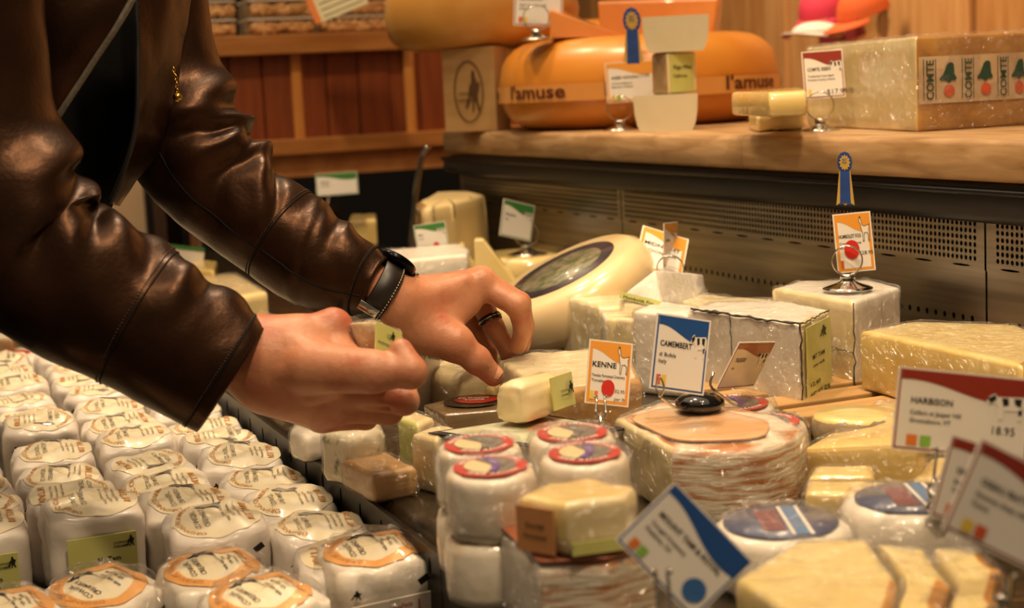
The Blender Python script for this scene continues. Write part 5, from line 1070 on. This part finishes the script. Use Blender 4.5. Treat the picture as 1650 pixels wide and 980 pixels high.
# ------------------------------------------------------------------ the person: implicit surfaces
def smin(a, b, k):
    h = np.clip(.5+.5*(b-a)/k, 0, 1); return b*(1-h)+a*h-k*h*(1-h)
def cone(P, a, b, ra, rb):
    a = np.asarray(a, np.float32); b = np.asarray(b, np.float32); ab = b-a; L = float(ab@ab)+1e-12; pa = P-a
    t = np.clip((pa@ab)/L, 0, 1); d = pa-t[..., None]*ab; return np.sqrt((d*d).sum(-1))-(ra+(rb-ra)*t)
def chain(P, pts, rad, k=.004):
    d = None
    for i in range(len(pts)-1):
        c = cone(P, pts[i], pts[i+1], rad[i], rad[i+1]); d = c if d is None else smin(d, c, k)
    return d
def surface_nets(fn, lo, hi, h, smooth=1):
    lo = np.asarray(lo, float); n = np.ceil((np.asarray(hi)-lo)/h).astype(int)+1
    ax = [lo[i]+h*np.arange(n[i]) for i in range(3)]; G = np.stack(np.meshgrid(*ax, indexing='ij'), -1).astype(np.float32)
    D = np.concatenate([fn(G[i:i+16]) for i in range(0, n[0], 16)], 0); S = D < 0
    c = [S[i:n[0]-1+i, j:n[1]-1+j, k:n[2]-1+k] for i in (0, 1) for j in (0, 1) for k in (0, 1)]
    tot = sum(x.astype(np.int8) for x in c); mask = (tot > 0) & (tot < 8); idx = -np.ones(mask.shape, int); cells = np.argwhere(mask); idx[mask] = np.arange(len(cells))
    cor = np.array([(i, j, k) for i in (0, 1) for j in (0, 1) for k in (0, 1)]); val = np.stack([D[cells[:, 0]+o[0], cells[:, 1]+o[1], cells[:, 2]+o[2]] for o in cor], 1)
    acc = np.zeros((len(cells), 3)); cnt = np.zeros(len(cells))
    for a in range(8):
        for b in range(a+1, 8):
            if np.abs(cor[a]-cor[b]).sum() != 1: continue
            m = (val[:, a] < 0) != (val[:, b] < 0); t = val[m, a]/(val[m, a]-val[m, b]); acc[m] += cor[a]+t[:, None]*(cor[b]-cor[a]); cnt[m] += 1
    V = lo+(cells+acc/cnt[:, None])*h; Fc = []
    for d in range(3):
        e = [0, 0, 0]; e[d] = 1; A = S[tuple(slice(0, n[i]-e[i]) for i in range(3))]; B = S[tuple(slice(e[i], n[i]) for i in range(3))]
        p, q = [(1, 2), (2, 0), (0, 1)][d]; E = np.argwhere(A != B); E = E[(E[:, p] > 0) & (E[:, q] > 0) & (E[:, p] < n[p]-1) & (E[:, q] < n[q]-1)]
        def at_(dp, dq):
            X = E.copy(); X[:, p] -= dp; X[:, q] -= dq; return idx[X[:, 0], X[:, 1], X[:, 2]]
        Q = np.stack([at_(1, 1), at_(0, 1), at_(0, 0), at_(1, 0)], 1); fl = B[E[:, 0], E[:, 1], E[:, 2]]; Q[fl] = Q[fl][:, ::-1]; Fc.append(Q)
    Fc = np.vstack(Fc); Fc = Fc[(Fc >= 0).all(1)]
    for _ in range(smooth):
        s = np.zeros_like(V); w = np.zeros(len(V))
        for i in range(4):
            a, b = Fc[:, i], Fc[:, (i+1) % 4]; np.add.at(s, a, V[b]); np.add.at(w, a, 1); np.add.at(s, b, V[a]); np.add.at(w, b, 1)
        V = V*.5+.5*s/np.maximum(w, 1)[:, None]
    return V, Fc.tolist()
def bounds(pts, pad): P = np.array(pts); return P.min(0)-pad, P.max(0)+pad
A3 = lambda L: [at(*p) for p in L]
mm = .001
# far (left) hand: reaching down, ring finger ringed
FW = A3([(575, 448, 1.375), (636, 492, 1.388)])                       # forearm to wrist
F_mcp = dict(index=at(772, 459, 1.425), middle=at(776, 452, 1.447), ring=at(764, 462, 1.470), pinky=at(745, 478, 1.488))
F_chain = dict(
    index=(A3([(772, 459, 1.425), (834, 493, 1.418), (843, 530, 1.432), (835, 558, 1.446)]), [11.5, 10.2, 8.8, 7.6]),
    middle=(A3([(776, 452, 1.447), (838, 488, 1.446), (846, 524, 1.456), (842, 556, 1.466)]), [11.5, 10, 8.6, 7.6]),
    ring=(A3([(764, 465, 1.470), (796, 528, 1.460), (818, 562, 1.468), (822, 590, 1.478)]), [11, 10, 8.6, 7.4]),
    pinky=(A3([(745, 480, 1.488), (770, 540, 1.480), (788, 566, 1.482), (792, 585, 1.485)]), [10, 8.6, 7.6, 6.6]))
F_thumb = (A3([(672, 520, 1.402), (733, 553, 1.392), (768, 580, 1.396), (795, 606, 1.404)]), [19, 14.5, 12.0, 9.6])
def far_hand(P):
    d = chain(P, FW, [.0225, .0255])
    d = smin(d, cone(P, FW[1]+_u*.004, at(690, 492, 1.41), .0225, .022), .014)
    for k, r in (('index', .0135), ('middle', .0140), ('ring', .0135), ('pinky', .013)): d = smin(d, cone(P, at(660, 500, 1.405), F_mcp[k], .0235, r), .012)
    d = smin(d, cone(P, at(655, 522, 1.398), F_thumb[0][1], .024, .0165), .012)       # thenar mass
    d = smin(d, cone(P, at(705, 525, 1.405), at(752, 490, 1.418), .016, .012), .014)   # web of the thumb
    for a, b in (((672, 478, 1.385), (750, 452, 1.41)), ((668, 492, 1.385), (735, 470, 1.405))): d = smin(d, cone(P, at(*a), at(*b), .0045, .004), .009)  # tendons
    d = smin(d, cone(P, at(778, 449, 1.42), at(780, 450, 1.42), .0075, .0075), .008)
    th = chain(P, F_thumb[0], [x*mm for x in F_thumb[1]], .005); d = smin(d, th, .007)
    for k, (pts, rr) in F_chain.items(): d = smin(d, chain(P, pts, [x*mm for x in rr], .003), .005)
    for c, rad in ((F_chain['index'][0][1], .0108), (F_thumb[0][2], .0118)): d = smin(d, np.linalg.norm(P-np.asarray(c, np.float32), axis=-1)-rad, .004)
    # creases at the bends
    for a, b, r in (((815, 506, 1.405), (824, 512, 1.41), .0016), ((770, 470, 1.395), (757, 515, 1.395), .0016), ((826, 530, 1.418), (832, 532, 1.42), .0013), ((800, 480, 1.405), (803, 494, 1.402), .0013)): d = -smin(-d, cone(P, at(*a), at(*b), r, r), .003)
    return d
# near (right) hand: holding a small wrapped wedge between thumb and fingers
NW = A3([(360, 560, 1.145), (418, 580, 1.15)])
N_thumb = (A3([(500, 592, 1.125), (600, 599, 1.108), (662, 600, 1.106), (646, 565, 1.112)]), [17, 12.4, 11.6, 8.8])
N_idx = (A3([(536, 531, 1.165), (578, 548, 1.198), (612, 566, 1.208), (636, 580, 1.208)]), [11.5, 10, 8.8, 7.6])
N_mid = (A3([(548, 628, 1.15), (652, 646, 1.145), (650, 612, 1.178), (628, 590, 1.19)]), [13, 10.6, 9.0, 7.8])
N_rng = (A3([(540, 655, 1.16), (628, 664, 1.165), (632, 636, 1.195), (606, 616, 1.20)]), [12.5, 9.8, 8.6, 7.4])
N_pky = (A3([(522, 672, 1.175), (590, 674, 1.185), (598, 650, 1.205), (574, 634, 1.21)]), [11.5, 8.8, 7.6, 6.8])
def near_hand(P):
    d = chain(P, NW, [.029, .0275])
    d = smin(d, cone(P, at(405, 570, 1.15), at(470, 565, 1.15), .024, .0245), .014)
    for a, r0, b, r1 in (((430, 575, 1.15), .024, (536, 532, 1.162), .0145), ((440, 585, 1.15), .025, (538, 582, 1.150), .0170), ((440, 600, 1.152), .025, (548, 625, 1.152), .0185), ((440, 610, 1.156), .0235, (538, 655, 1.162), .0150), ((435, 612, 1.16), .022, (515, 670, 1.175), .0125)): d = smin(d, cone(P, at(*a), at(*b), r0, r1), .014)
    d = smin(d, cone(P, at(460, 590, 1.14), N_thumb[0][1], .019, .0150), .012)
    d = smin(d, chain(P, N_thumb[0], [x*mm for x in N_thumb[1]], .004), .008)
    d = smin(d, np.linalg.norm(P-np.asarray(at(537, 524, 1.160), np.float32), axis=-1)-.0112, .010)
    for pts, rr in (N_idx, N_mid, N_rng, N_pky): d = smin(d, chain(P, pts, [x*mm for x in rr], .003), .0045)
    d = smin(d, cone(P, at(545, 572, 1.152), at(585, 592, 1.13), .011, .011), .010)
    for a, b in (((470, 552, 1.128), (552, 575, 1.126)), ((552, 575, 1.126), (572, 600, 1.122)), ((455, 598, 1.122), (520, 602, 1.124)), ((500, 640, 1.134), (545, 632, 1.13))): d = smin(d, cone(P, at(*a), at(*b), .0034, .0030), .007)  # veins
    for a, b, r in (((622, 625, 1.092), (655, 627, 1.098), .0022), ((636, 574, 1.095), (655, 578, 1.092), .0014), ((560, 666, 1.14), (625, 657, 1.14), .0018)): d = -smin(-d, cone(P, at(*a), at(*b), r, r), .004)
    return d
M_skin = mat('skin', '#b37757', '#c28867', 26, 5, rough=.44, bump=.28, bscale=200, sss=.16, c3='#ad5f45', s3=22, spec=.4)
M_leather = mat('brown_leather', '#180d07', '#22130b', 30, 5, rough=.35, bump=.15, bscale=240, spec=.6, stint='#e0a884', coat=0, c3='#130a05', s3=7)
M_shirt = mat('black_shirt', '#040404', spec=.15, rough=.9, bump=.2, bscale=300)
M_trouser = mat('dark_trousers', '#15161b', rough=.8); M_hair = mat('brown_hair', '#2b1a10', '#3b2617', 120, rough=.5)
person = Thing('person', 'person in a brown leather jacket reaching into the case with both hands', 'person', (-.42, 1.25, 0))
pts = [p for L in ([FW[1]], F_thumb[0], *[c[0] for c in F_chain.values()]) for p in L]+[at(590, 455, 1.38)]
lo, hi_ = bounds(pts, .035); fv, ff = surface_nets(far_hand, lo, hi_, .0014, 2)
pts = [p for L in ([NW[1]], N_thumb[0], N_idx[0], N_mid[0], N_rng[0], N_pky[0]) for p in L]+[at(400, 560, 1.15), at(480, 690, 1.15)]
lo, hi_ = bounds(pts, .035); nv, nf = surface_nets(near_hand, lo, hi_, .0014, 2)
# the rest of the body, mostly under the clothes
shR, shL = np.array([-.04, 1.14, 1.40]), np.array([-.02, 1.42, 1.40]); neck = np.array([.0, 1.28, 1.46]); head = np.array([.09, 1.28, 1.60]); hipc = np.array([-.40, 1.28, .95]); chest = np.array([-.08, 1.28, 1.30])
armR = [np.array([-.02, 1.14, 1.40]), at(-46, 60, 1.115), at(-30, 250, 1.125), at(20, 370, 1.13), at(160, 480, 1.135), NW[0]]; armL = [np.array([.02, 1.42, 1.40]), at(256, 10, 1.385), at(280, 150, 1.39), at(340, 285, 1.388), at(480, 400, 1.384), FW[0]]
def body(P):
    d = cone(P, hipc, chest, .125, .12); d = smin(d, cone(P, chest+[0, -.06, .02], chest+[0, .06, .02], .10, .10), .06); d = smin(d, cone(P, shR+[-.02, .04, -.02], shL+[-.02, -.04, -.02], .055, .055), .06)
    d = smin(d, cone(P, chest, neck+[.02, 0, .04], .07, .052), .05); d = smin(d, cone(P, neck, head, .052, .07), .03)
    d = smin(d, cone(P, head+[-.02, 0, .04], head+[.02, 0, -.01], .088, .08), .03); d = smin(d, cone(P, head+[.07, 0, -.07], head+[.05, 0, -.05], .04, .05), .04); d = smin(d, cone(P, head+[.105, 0, .0], head+[.125, 0, -.03], .010, .014), .012)
    for s in (-1, 1): d = smin(d, cone(P, head+[-.005, .088*s, .01], head+[-.005, .092*s, -.03], .014, .011), .008)
    for ar in (armR, armL): d = smin(d, chain(P, ar, [.038, .030, .030, .030, .028, .026], .01), .02)
    for s in (-1, 1): d = smin(d, chain(P, [hipc+[0, .085*s, -.02], np.array([-.37, 1.28+.10*s, .50]), np.array([-.44, 1.28+.11*s, .10]), np.array([-.44, 1.28+.11*s, .05])], [.085, .058, .042, .04], .02), .03); d = smin(d, cone(P, [-.46, 1.28+.11*s, .04], [-.30, 1.28+.12*s, .035], .038, .032), .02)
    return d
bv, bf = surface_nets(body, (-.60, .95, -.01), (.42, 1.68, 1.74), .012, 2)
V, Fc, _ = merge((fv, ff), (nv, nf), (bv, bf)); skin = person.part('body', V, Fc, M_skin)
# nails
def nail(c, n, along, w, l, name='fingernail'):
    n = unit(n); al = unit(along-n*np.dot(along, n)); sd = np.cross(n, al); V = []; Fc = []; a = 7; b = 6
    for i in range(b):
        for j in range(a):
            x = -1+2*j/(a-1); y = -1+2*i/(b-1); ww = w*(1-.25*max(0, y)**3-.2*max(0, -y)**3); V.append(c+sd*ww*x+al*l*y+n*(-.0022*x*x-.0008*y*y+.0006))
    Fc = [(i*a+j, i*a+j+1, (i+1)*a+j+1, (i+1)*a+j) for i in range(b-1) for j in range(a-1)]
    person.part(name, V, Fc, mat('nail', '#cf9478', rough=.25, coat=.5), under=skin)
tt = F_thumb[0]; nail(at(794, 603, 1.404)+unit(-_f+.40*_u+.25*_r)*.0098, unit(-_f+.40*_u+.25*_r), tt[3]-tt[2], .0062, .0068)
# ------------------------------------------------------------------ jacket
FA = .72
def loft(st, nu, nv, folds, seed=0, k=.9, fine=.0006):
    """st rows: px, py, depth, half width in px; returns grid, centre line and frames"""
    S = spline(np.array(st, float), nu); C = np.array([at(x, y, d) for x, y, d, w in S]); Wd = np.array([w*d/F_PX for x, y, d, w in S]); T_ = np.gradient(C, axis=0); T_ /= np.linalg.norm(T_, axis=1)[:, None]
    L = np.concatenate([[0], np.cumsum(np.linalg.norm(np.diff(C, axis=0), axis=1))]); V = np.zeros((nu, nv, 3)); FR = []
    for i in range(nu):
        w = unit(C[i]-CAM); n1 = unit(np.cross(w, T_[i])); n2 = np.cross(T_[i], n1); FR.append((n1, n2))
        for j in range(nv):
            th = -math.pi*1.5+2*math.pi*j/nv; dr = 0
            for s0, th0, sl, wd, amp, tw in folds:
                x = (L[i]-s0-sl*(th-th0))/wd
                if abs(x) < 3:
                    g = math.exp(-((th-th0)/tw)**2); dr += amp*FA*g*(math.exp(-x*x)-.55*math.exp(-((x-1.5)*1.5)**2))
            p = C[i]+Wd[i]*(math.cos(th)*n1+k*math.sin(th)*n2); nn = unit(p-C[i]); dr += .0022*vnoise(p, 22, seed)+fine*vnoise(p, 60, seed+3); V[i, j] = p+nn*dr
    return V, C, L, FR
def grid_faces(nu, nv): return [(i*nv+j, i*nv+(j+1) % nv, (i+1)*nv+(j+1) % nv, (i+1)*nv+j) for i in range(nu-1) for j in range(nv)]
def sleeve(name, st, folds, seams, nu, nv, seed, k=.9):
    V, C, L, FR = loft(st, nu, nv, folds, seed, k); end = V[-1]; ce = end.mean(0); t = unit(C[-1]-C[-2])
    rings = [ce+(end-ce)*1.0+t*.002, ce+(end-ce)*.93+t*.0025, ce+(end-ce)*.88, ce+(end-ce)*.86-t*.03, ce+(end-ce)*.80-t*.10]
    W_ = np.concatenate([V]+[r[None] for r in rings], 0); sl = person.part(name, W_.reshape(-1, 3), grid_faces(nu+5, nv), M_leather)
    for s in seams:
        i = min(range(nu), key=lambda q: abs(L[q]-(L[-1]-s))); ring = V[i]+(V[i]-C[i])/np.linalg.norm(V[i]-C[i], axis=1)[:, None]*.0002
        person.part('seam', *tube(ring, .0007, 6, True), mat('seam_thread', '#0b0603', rough=.8, spec=.2), under=sl)
        rr = V[max(i-2, 0)]; ms = [tube([rr[j]+(rr[j]-C[i])*.008, rr[(j+1) % nv]*.55+rr[j]*.45+(rr[j]-C[i])*.008], .0005, 4) for j in range(0, nv, 1)]
        person.part('stitching', *merge(*ms)[:2], mat('stitch', '#2d1e14', rough=.6), under=sl, kind='stuff')
    return sl, V, C, L
TOP = -math.pi; FR_ = -math.pi/2
# far sleeve
stF = [(250, -260, 1.36, 80), (252, -120, 1.37, 82), (256, 10, 1.38, 80), (268, 120, 1.385, 88), (300, 225, 1.385, 100), (345, 290, 1.385, 92), (392, 334, 1.385, 84), (436, 368, 1.385, 82), (480, 400, 1.382, 80), (530, 432, 1.380, 76), (576, 449, 1.378, 61), (604, 460, 1.375, 53)]
S0 = 0.0
foldsF = []
_, Cf, Lf, _ = loft(stF, 120, 4, [])
def s_of(Cc, Lc, px): 
    q = [825+F_PX*((c-CAM)@_r)/((c-CAM)@_f) for c in Cc]; i = min(range(len(q)), key=lambda i: abs(q[i]-px) if i > len(q)*.3 else 1e9); return Lc[i]
for px, th0, sl, wd, amp, tw in ((278, TOP+.5, .012, .016, .012, 1.1), (300, TOP+.9, -.02, .013, .011, .9), (318, TOP+.35, .014, .012, .010, .9), (345, TOP+.7, -.022, .014, .010, .8), (372, TOP+.3, .012, .013, .010, .8), (395, TOP+.9, .03, .012, .008, .6), (440, TOP+.4, -.02, .020, .005, .8), (480, TOP+.3, .01, .011, .005, .9), (492, FR_, .012, .005, .0016, 2.2), (540, TOP+.5, .015, .014, .005, .8), (575, TOP+.5, .0, .012, .004, .9), (330, FR_+.2, .035, .02, .006, .7), (420, FR_+.1, -.03, .03, .004, .8)):
    foldsF.append((s_of(Cf, Lf, px), th0, sl, wd, amp, tw))
sl_, VF, CF, LF = sleeve('far_sleeve', stF, foldsF, (.010, .098), 230, 120, 1)
jj = int((-1.05+1.5*math.pi)/(2*math.pi)*120); person.part('seam', *tube(VF[85:228, jj]+(VF[85:228, jj]-CF[85:228])*.004, .0009, 6), mat('seam_thread', '#0b0603', rough=.8, spec=.2), under=sl_)
# near sleeve
stN = [(-55, -280, 1.10, 112), (-50, -120, 1.10, 115), (-44, 40, 1.11, 114), (-36, 180, 1.12, 120), (-8, 310, 1.125, 128), (50, 405, 1.13, 128), (100, 446, 1.13, 126), (160, 480, 1.132, 124), (229, 517, 1.135, 119), (300, 560, 1.138, 112), (345, 589, 1.14, 106), (371, 605, 1.142, 103)]
_, Cn, Ln, _ = loft(stN, 120, 4, []); foldsN = []
for px, th0, sl, wd, amp, tw in ((-20, TOP+.6, .02, .022, .016, .9), (10, TOP+.9, .035, .020, .016, .8), (45, TOP+.5, .03, .020, .014, .9), (85, TOP+1.0, .045, .024, .010, .7), (120, TOP+.4, .03, .020, .010, .8), (165, TOP+.35, -.02, .022, .008, .9), (230, TOP+.5, .02, .018, .006, .7), (252, TOP+.4, .0, .010, .0055, .8), (300, TOP+.5, -.01, .016, .004, .8), (335, TOP+.4, .01, .016, .004, .8), (60, FR_+.2, .05, .03, .006, .8)):
    foldsN.append((s_of(Cn, Ln, px), th0, sl, wd, amp, tw))
sleeve('near_sleeve', stN, foldsN, (.008, .078), 230, 130, 5)
# shirt, jacket panels
def patch(name, rows, nu, nv, m, th=.004, under=None, amp=.003, seed=0):
    """rows of (px, py, depth) points lofted to a sheet with thickness"""
    G = [spline(np.array([at(*p) for p in r]), nv) for r in rows]; G = np.array([spline(np.array([g[j] for g in G]), nu) for j in range(nv)]).transpose(1, 0, 2)
    V = G.reshape(-1, 3); Fq = [(i*nv+j, i*nv+j+1, (i+1)*nv+j+1, (i+1)*nv+j) for i in range(nu-1) for j in range(nv-1)]
    V = displace(V, Fq, amp, 18, seed); back = V+np.array([unit(v-CAM) for v in V])*th; n = len(V)
    rim = [(i*nv, (i+1)*nv, n+(i+1)*nv, n+i*nv) for i in range(nu-1)]+[(i*nv+nv-1, n+i*nv+nv-1, n+(i+1)*nv+nv-1, (i+1)*nv+nv-1) for i in range(nu-1)]+[(j, n+j, n+j+1, j+1) for j in range(nv-1)]+[((nu-1)*nv+j, (nu-1)*nv+j+1, n+(nu-1)*nv+j+1, n+(nu-1)*nv+j) for j in range(nv-1)]
    return person.part(name, np.vstack([V, back]), Fq+[tuple(n+i for i in q[::-1]) for q in Fq]+rim, m, under=under), G
def shirt(P):
    d = cone(P, at(120, -160, 1.38), at(108, 120, 1.38), .085, .075); d = smin(d, cone(P, at(100, 120, 1.38), at(40, 290, 1.34), .072, .064), .05); return smin(d, cone(P, at(40, 290, 1.34), at(-140, 440, 1.28), .064, .08), .05)
lo, hi_ = bounds([at(120, -160, 1.38), at(108, 120, 1.38), at(60, 300, 1.34), at(-140, 460, 1.28)], .13); v, f = surface_nets(shirt, lo, hi_, .007, 2); person.part('shirt', v, f, M_shirt)
pnl_, G = patch('jacket_front', [[(-20, -120, 1.20), (80, -120, 1.185), (170, -120, 1.20), (262, -120, 1.215)], [(-20, 0, 1.20), (60, 0, 1.185), (140, 0, 1.19), (214, 0, 1.205)], [(-10, 110, 1.21), (40, 110, 1.195), (95, 110, 1.195), (145, 110, 1.205)], [(0, 220, 1.22), (25, 220, 1.21), (52, 220, 1.205), (76, 218, 1.208)], [(-10, 320, 1.24), (0, 320, 1.24), (12, 320, 1.24), (22, 320, 1.24)]], 60, 50, M_leather, seed=2)
edge_ = G[:, -1]; person.part('zipper_tape', *tube(edge_+np.array([0, 0, .001]), .0028, 6), mat('grey_zip_tape', '#5c554c', '#6f675c', 300, rough=.5, metal=.3), under=pnl_)
pn2_, G = patch('jacket_front', [[(216, -120, 1.255), (250, -120, 1.27), (290, -120, 1.29), (318, -120, 1.33)], [(219, 0, 1.255), (245, 0, 1.27), (280, 0, 1.29), (308, 0, 1.33)], [(222, 110, 1.255), (240, 110, 1.27), (262, 115, 1.29), (290, 120, 1.33)], [(219, 200, 1.26), (228, 205, 1.275), (242, 215, 1.295), (262, 225, 1.33)], [(203, 265, 1.265), (206, 270, 1.28), (212, 278, 1.30), (224, 290, 1.34)], [(178, 326, 1.275), (180, 328, 1.29), (184, 330, 1.31), (192, 332, 1.35)]], 70, 40, M_leather, seed=4)
ze = G[:, 2]; ms = [lathe([(.0008, -.0010), (.0008, .0010)], 6, p-unit(p-CAM)*.002, (_r[0], _r[1], 0)) for p in spline(ze, 120)]
person.part('zipper_tape', *tube(G[:, 0], .0022, 6), mat('black_zip_tape', '#0c0a09', rough=.6), under=pn2_); person.part('zipper_teeth', *merge(*ms)[:2], mat('zip_teeth', '#2a2622', rough=.35, metal=.9), under=pn2_, kind='stuff')
# zip pull on the far upper sleeve
M_brass = mat('brass_bead', '#b08a3c', rough=.25, metal=1); q0 = at(279, 112, 1.285); ch = spline([at(279, 112, 1.283), at(283, 126, 1.281), at(284, 140, 1.281), at(286, 150, 1.281)], 8)
zp = person.part('zipper_pull', *merge(*[torus(p, (1, .4*(-1)**i, .3), .0021, .0006, 12, 5) for i, p in enumerate(ch)])[:2], M_brass); person.part('bead', *lathe([(0, -.004), (.003, -.003), (.0042, 0), (.003, .003), (0, .004)], 14, at(286, 157, 1.281)), M_brass, under=zp)
# back of the jacket, trousers, shoes, hair (outside the frame)
def jb(P):
    d = cone(P, hipc+[.02, 0, .08], chest, .15, .15); d = smin(d, cone(P, shR+[-.04, .03, -.03], shL+[-.04, -.03, -.03], .08, .08), .06)
    cut = (P[..., 0]-(-.10))*.72+(P[..., 2]-1.30)*-.69; return np.maximum(np.maximum(d, -(d+.012)), cut-.0)
v, f = surface_nets(jb, (-.66, .98, .84), (.2, 1.60, 1.54), .011, 2); person.part('jacket_back', v, f, M_leather)
def tr(P):
    d = cone(P, hipc+[0, -.05, 0], hipc+[0, .05, 0], .135, .135)
    for s in (-1, 1): d = smin(d, chain(P, [hipc+[0, .085*s, -.02], np.array([-.37, 1.28+.10*s, .50]), np.array([-.44, 1.28+.11*s, .09])], [.10, .075, .062], .02), .03)
    return d
v, f = surface_nets(tr, (-.62, 1.0, .02), (-.14, 1.56, 1.12), .012, 2); person.part('trousers', v, f, M_trouser)
for s in (-1, 1):
    v, f = surface_nets(lambda P, s=s: np.maximum(smin(cone(P, [-.47, 1.28+.11*s, .045], [-.29, 1.28+.12*s, .04], .045, .04), cone(P, [-.45, 1.28+.11*s, .05], [-.45, 1.28+.11*s, .11], .05, .05), .03), -P[..., 2]+.001), (-.56, 1.28+.11*s-.08, -.01), (-.22, 1.28+.11*s+.10, .18), .009, 1); person.part('shoe', v, f, M_black)
v, f = surface_nets(lambda P: np.maximum(cone(P, head+[-.03, 0, .045], head+[.01, 0, .01], .099, .09), (P[..., 0]-head[0])*.8-(P[..., 2]-head[2])*.6-.012), head-.16, head+.18, .008, 1); person.part('hair', v, f, M_hair)
# ------------------------------------------------------------------ watch, ring, held cheese
wt = Thing('wristwatch', 'black watch with stitched strap on the reaching wrist', 'watch', at(618, 478, 1.375))
axw = unit(at(643, 483, 1.384)-at(600, 457, 1.378)); cw = at(611, 471, 1.381); n1 = unit(np.cross(unit(cw-CAM), axw)); n2 = np.cross(axw, n1); V = []; nn_ = 48; Rw = .0262
for r_w, o in ((Rw+.0012, -.010), (Rw+.0028, -.009), (Rw+.0028, .009), (Rw+.0012, .010), (Rw-.0008, .009), (Rw-.0008, -.009)):
    for k in range(nn_): a = 2*math.pi*k/nn_; V.append(cw+axw*o+r_w*(math.cos(a)*n1+math.sin(a)*n2))
M_strap = mat('black_strap', '#120d0a', '#1c1410', 80, rough=.45, bump=.1); st_ = wt.part('strap', V, [(i*nn_+k, i*nn_+(k+1) % nn_, ((i+1) % 6)*nn_+(k+1) % nn_, ((i+1) % 6)*nn_+k) for i in range(6) for k in range(nn_)], M_strap)
ms = [tube([cw+axw*.0075+(Rw+.0033)*(math.cos(a)*n1+math.sin(a)*n2), cw+axw*.0075+(Rw+.0033)*(math.cos(a+.05)*n1+math.sin(a+.05)*n2)], .0005, 4) for a in np.arange(0, 6.28, .1)]
wt.part('stitching', *merge(*ms)[:2], mat('pale_thread', '#b9ad98', rough=.6), under=st_, kind='stuff')
dw = unit(-n1*.92+n2*.25); fc_ = cw+dw*(Rw+.001); cs = wt.part('case', *lathe([(0, 0), (.018, 0), (.0195, .002), (.0195, .0065), (.0175, .008), (.0165, .008)], 40, fc_, dw, cap=False), mat('black_steel', '#15151a', rough=.2, metal=.9)); wt.part('crystal', *lathe([(.0168, .0078), (.010, .0088), (0, .009)], 36, fc_, dw, cap=False), mat('dark_crystal', '#08080a', rough=.04, coat=1), under=cs)
wt.part('crown', *lathe([(.002, 0), (.0025, .001), (.0025, .004), (0, .0042)], 14, fc_+dw*.004+axw*.0195, axw), M_chrome, under=cs)
bk_a = at(593, 498, 1.352); P8 = [bk_a+axw*x*.0095+n1*y*.004+n2*z for z in (-.0008, .0012) for x, y in ((-1, -1), (1, -1), (1, 1), (-1, 1))]; wt.part('buckle', *bevelled(P8, .0006), M_chrome)
rp = F_chain['ring'][0]; ax_r = unit(rp[1]-rp[0]); rc_ = rp[0]+(rp[1]-rp[0])*.80; fr = Thing('finger_ring', 'dark metal ring on the reaching hand', 'ring', rc_)
fr.part('band', *lathe([(.0104, -.0030), (.0113, -.0030), (.0117, -.0015), (.0117, .0015), (.0113, .0030), (.0104, .0030), (.0104, -.0030)], 40, rc_, ax_r, cap=False), mat('tungsten', '#4a4540', rough=.15, metal=1)); fr.part('inlay', *torus(rc_, ax_r, .01165, .0006, 36, 6), M_chrome)
# small wedge held by the near hand
P8 = [at(586, 590, 1.150), at(622, 600, 1.135), at(668, 588, 1.165), at(620, 580, 1.19), at(560, 522, 1.150), at(606, 517, 1.135), at(648, 536, 1.160), at(600, 512, 1.185)]
hc = Thing('cheese_wedge', 'small wrapped wedge with a lime label held in the near hand', 'cheese', np.mean(P8, 0)-[0, 0, .02]); hcw = hc.part('wedge', *dense(P8, .003, 3, .0006, 70), mat('toasted_rind', '#a67a4a', '#d9c398', 50, rough=.45, coat=1, coat_rough=.06, crinkle=.6, cscale=60)); c = np.mean(P8, 0)
hc.part('cling_film', *dense([c+(p-c)*1.05 for p in P8], .004, 6, .0011, 75, 3, True), M_wrapf)
O = at(607, 517, 1.128); pn = Panel(O, at(648, 535, 1.152)-O, at(622, 588, 1.128)-O); lb = hc.part('paper_label', *pn.slab(.001), M_lime, smooth=False, label='lime printed label')
hc.part('lettering', *merge(figure(pn, BIRD, .50, .10, .22, .26, .0006), pn.text('COW', .40, .26, .06), pn.text('GIRL', .40, .33, .06), pn.text('Inverness & Tam', .08, .52, .10, width=.85), pn.text('Cow', .5, .64, .1), pn.text('product of USA', .1, .76, .07, width=.7))[:2], M_ink, smooth=False, under=lb)
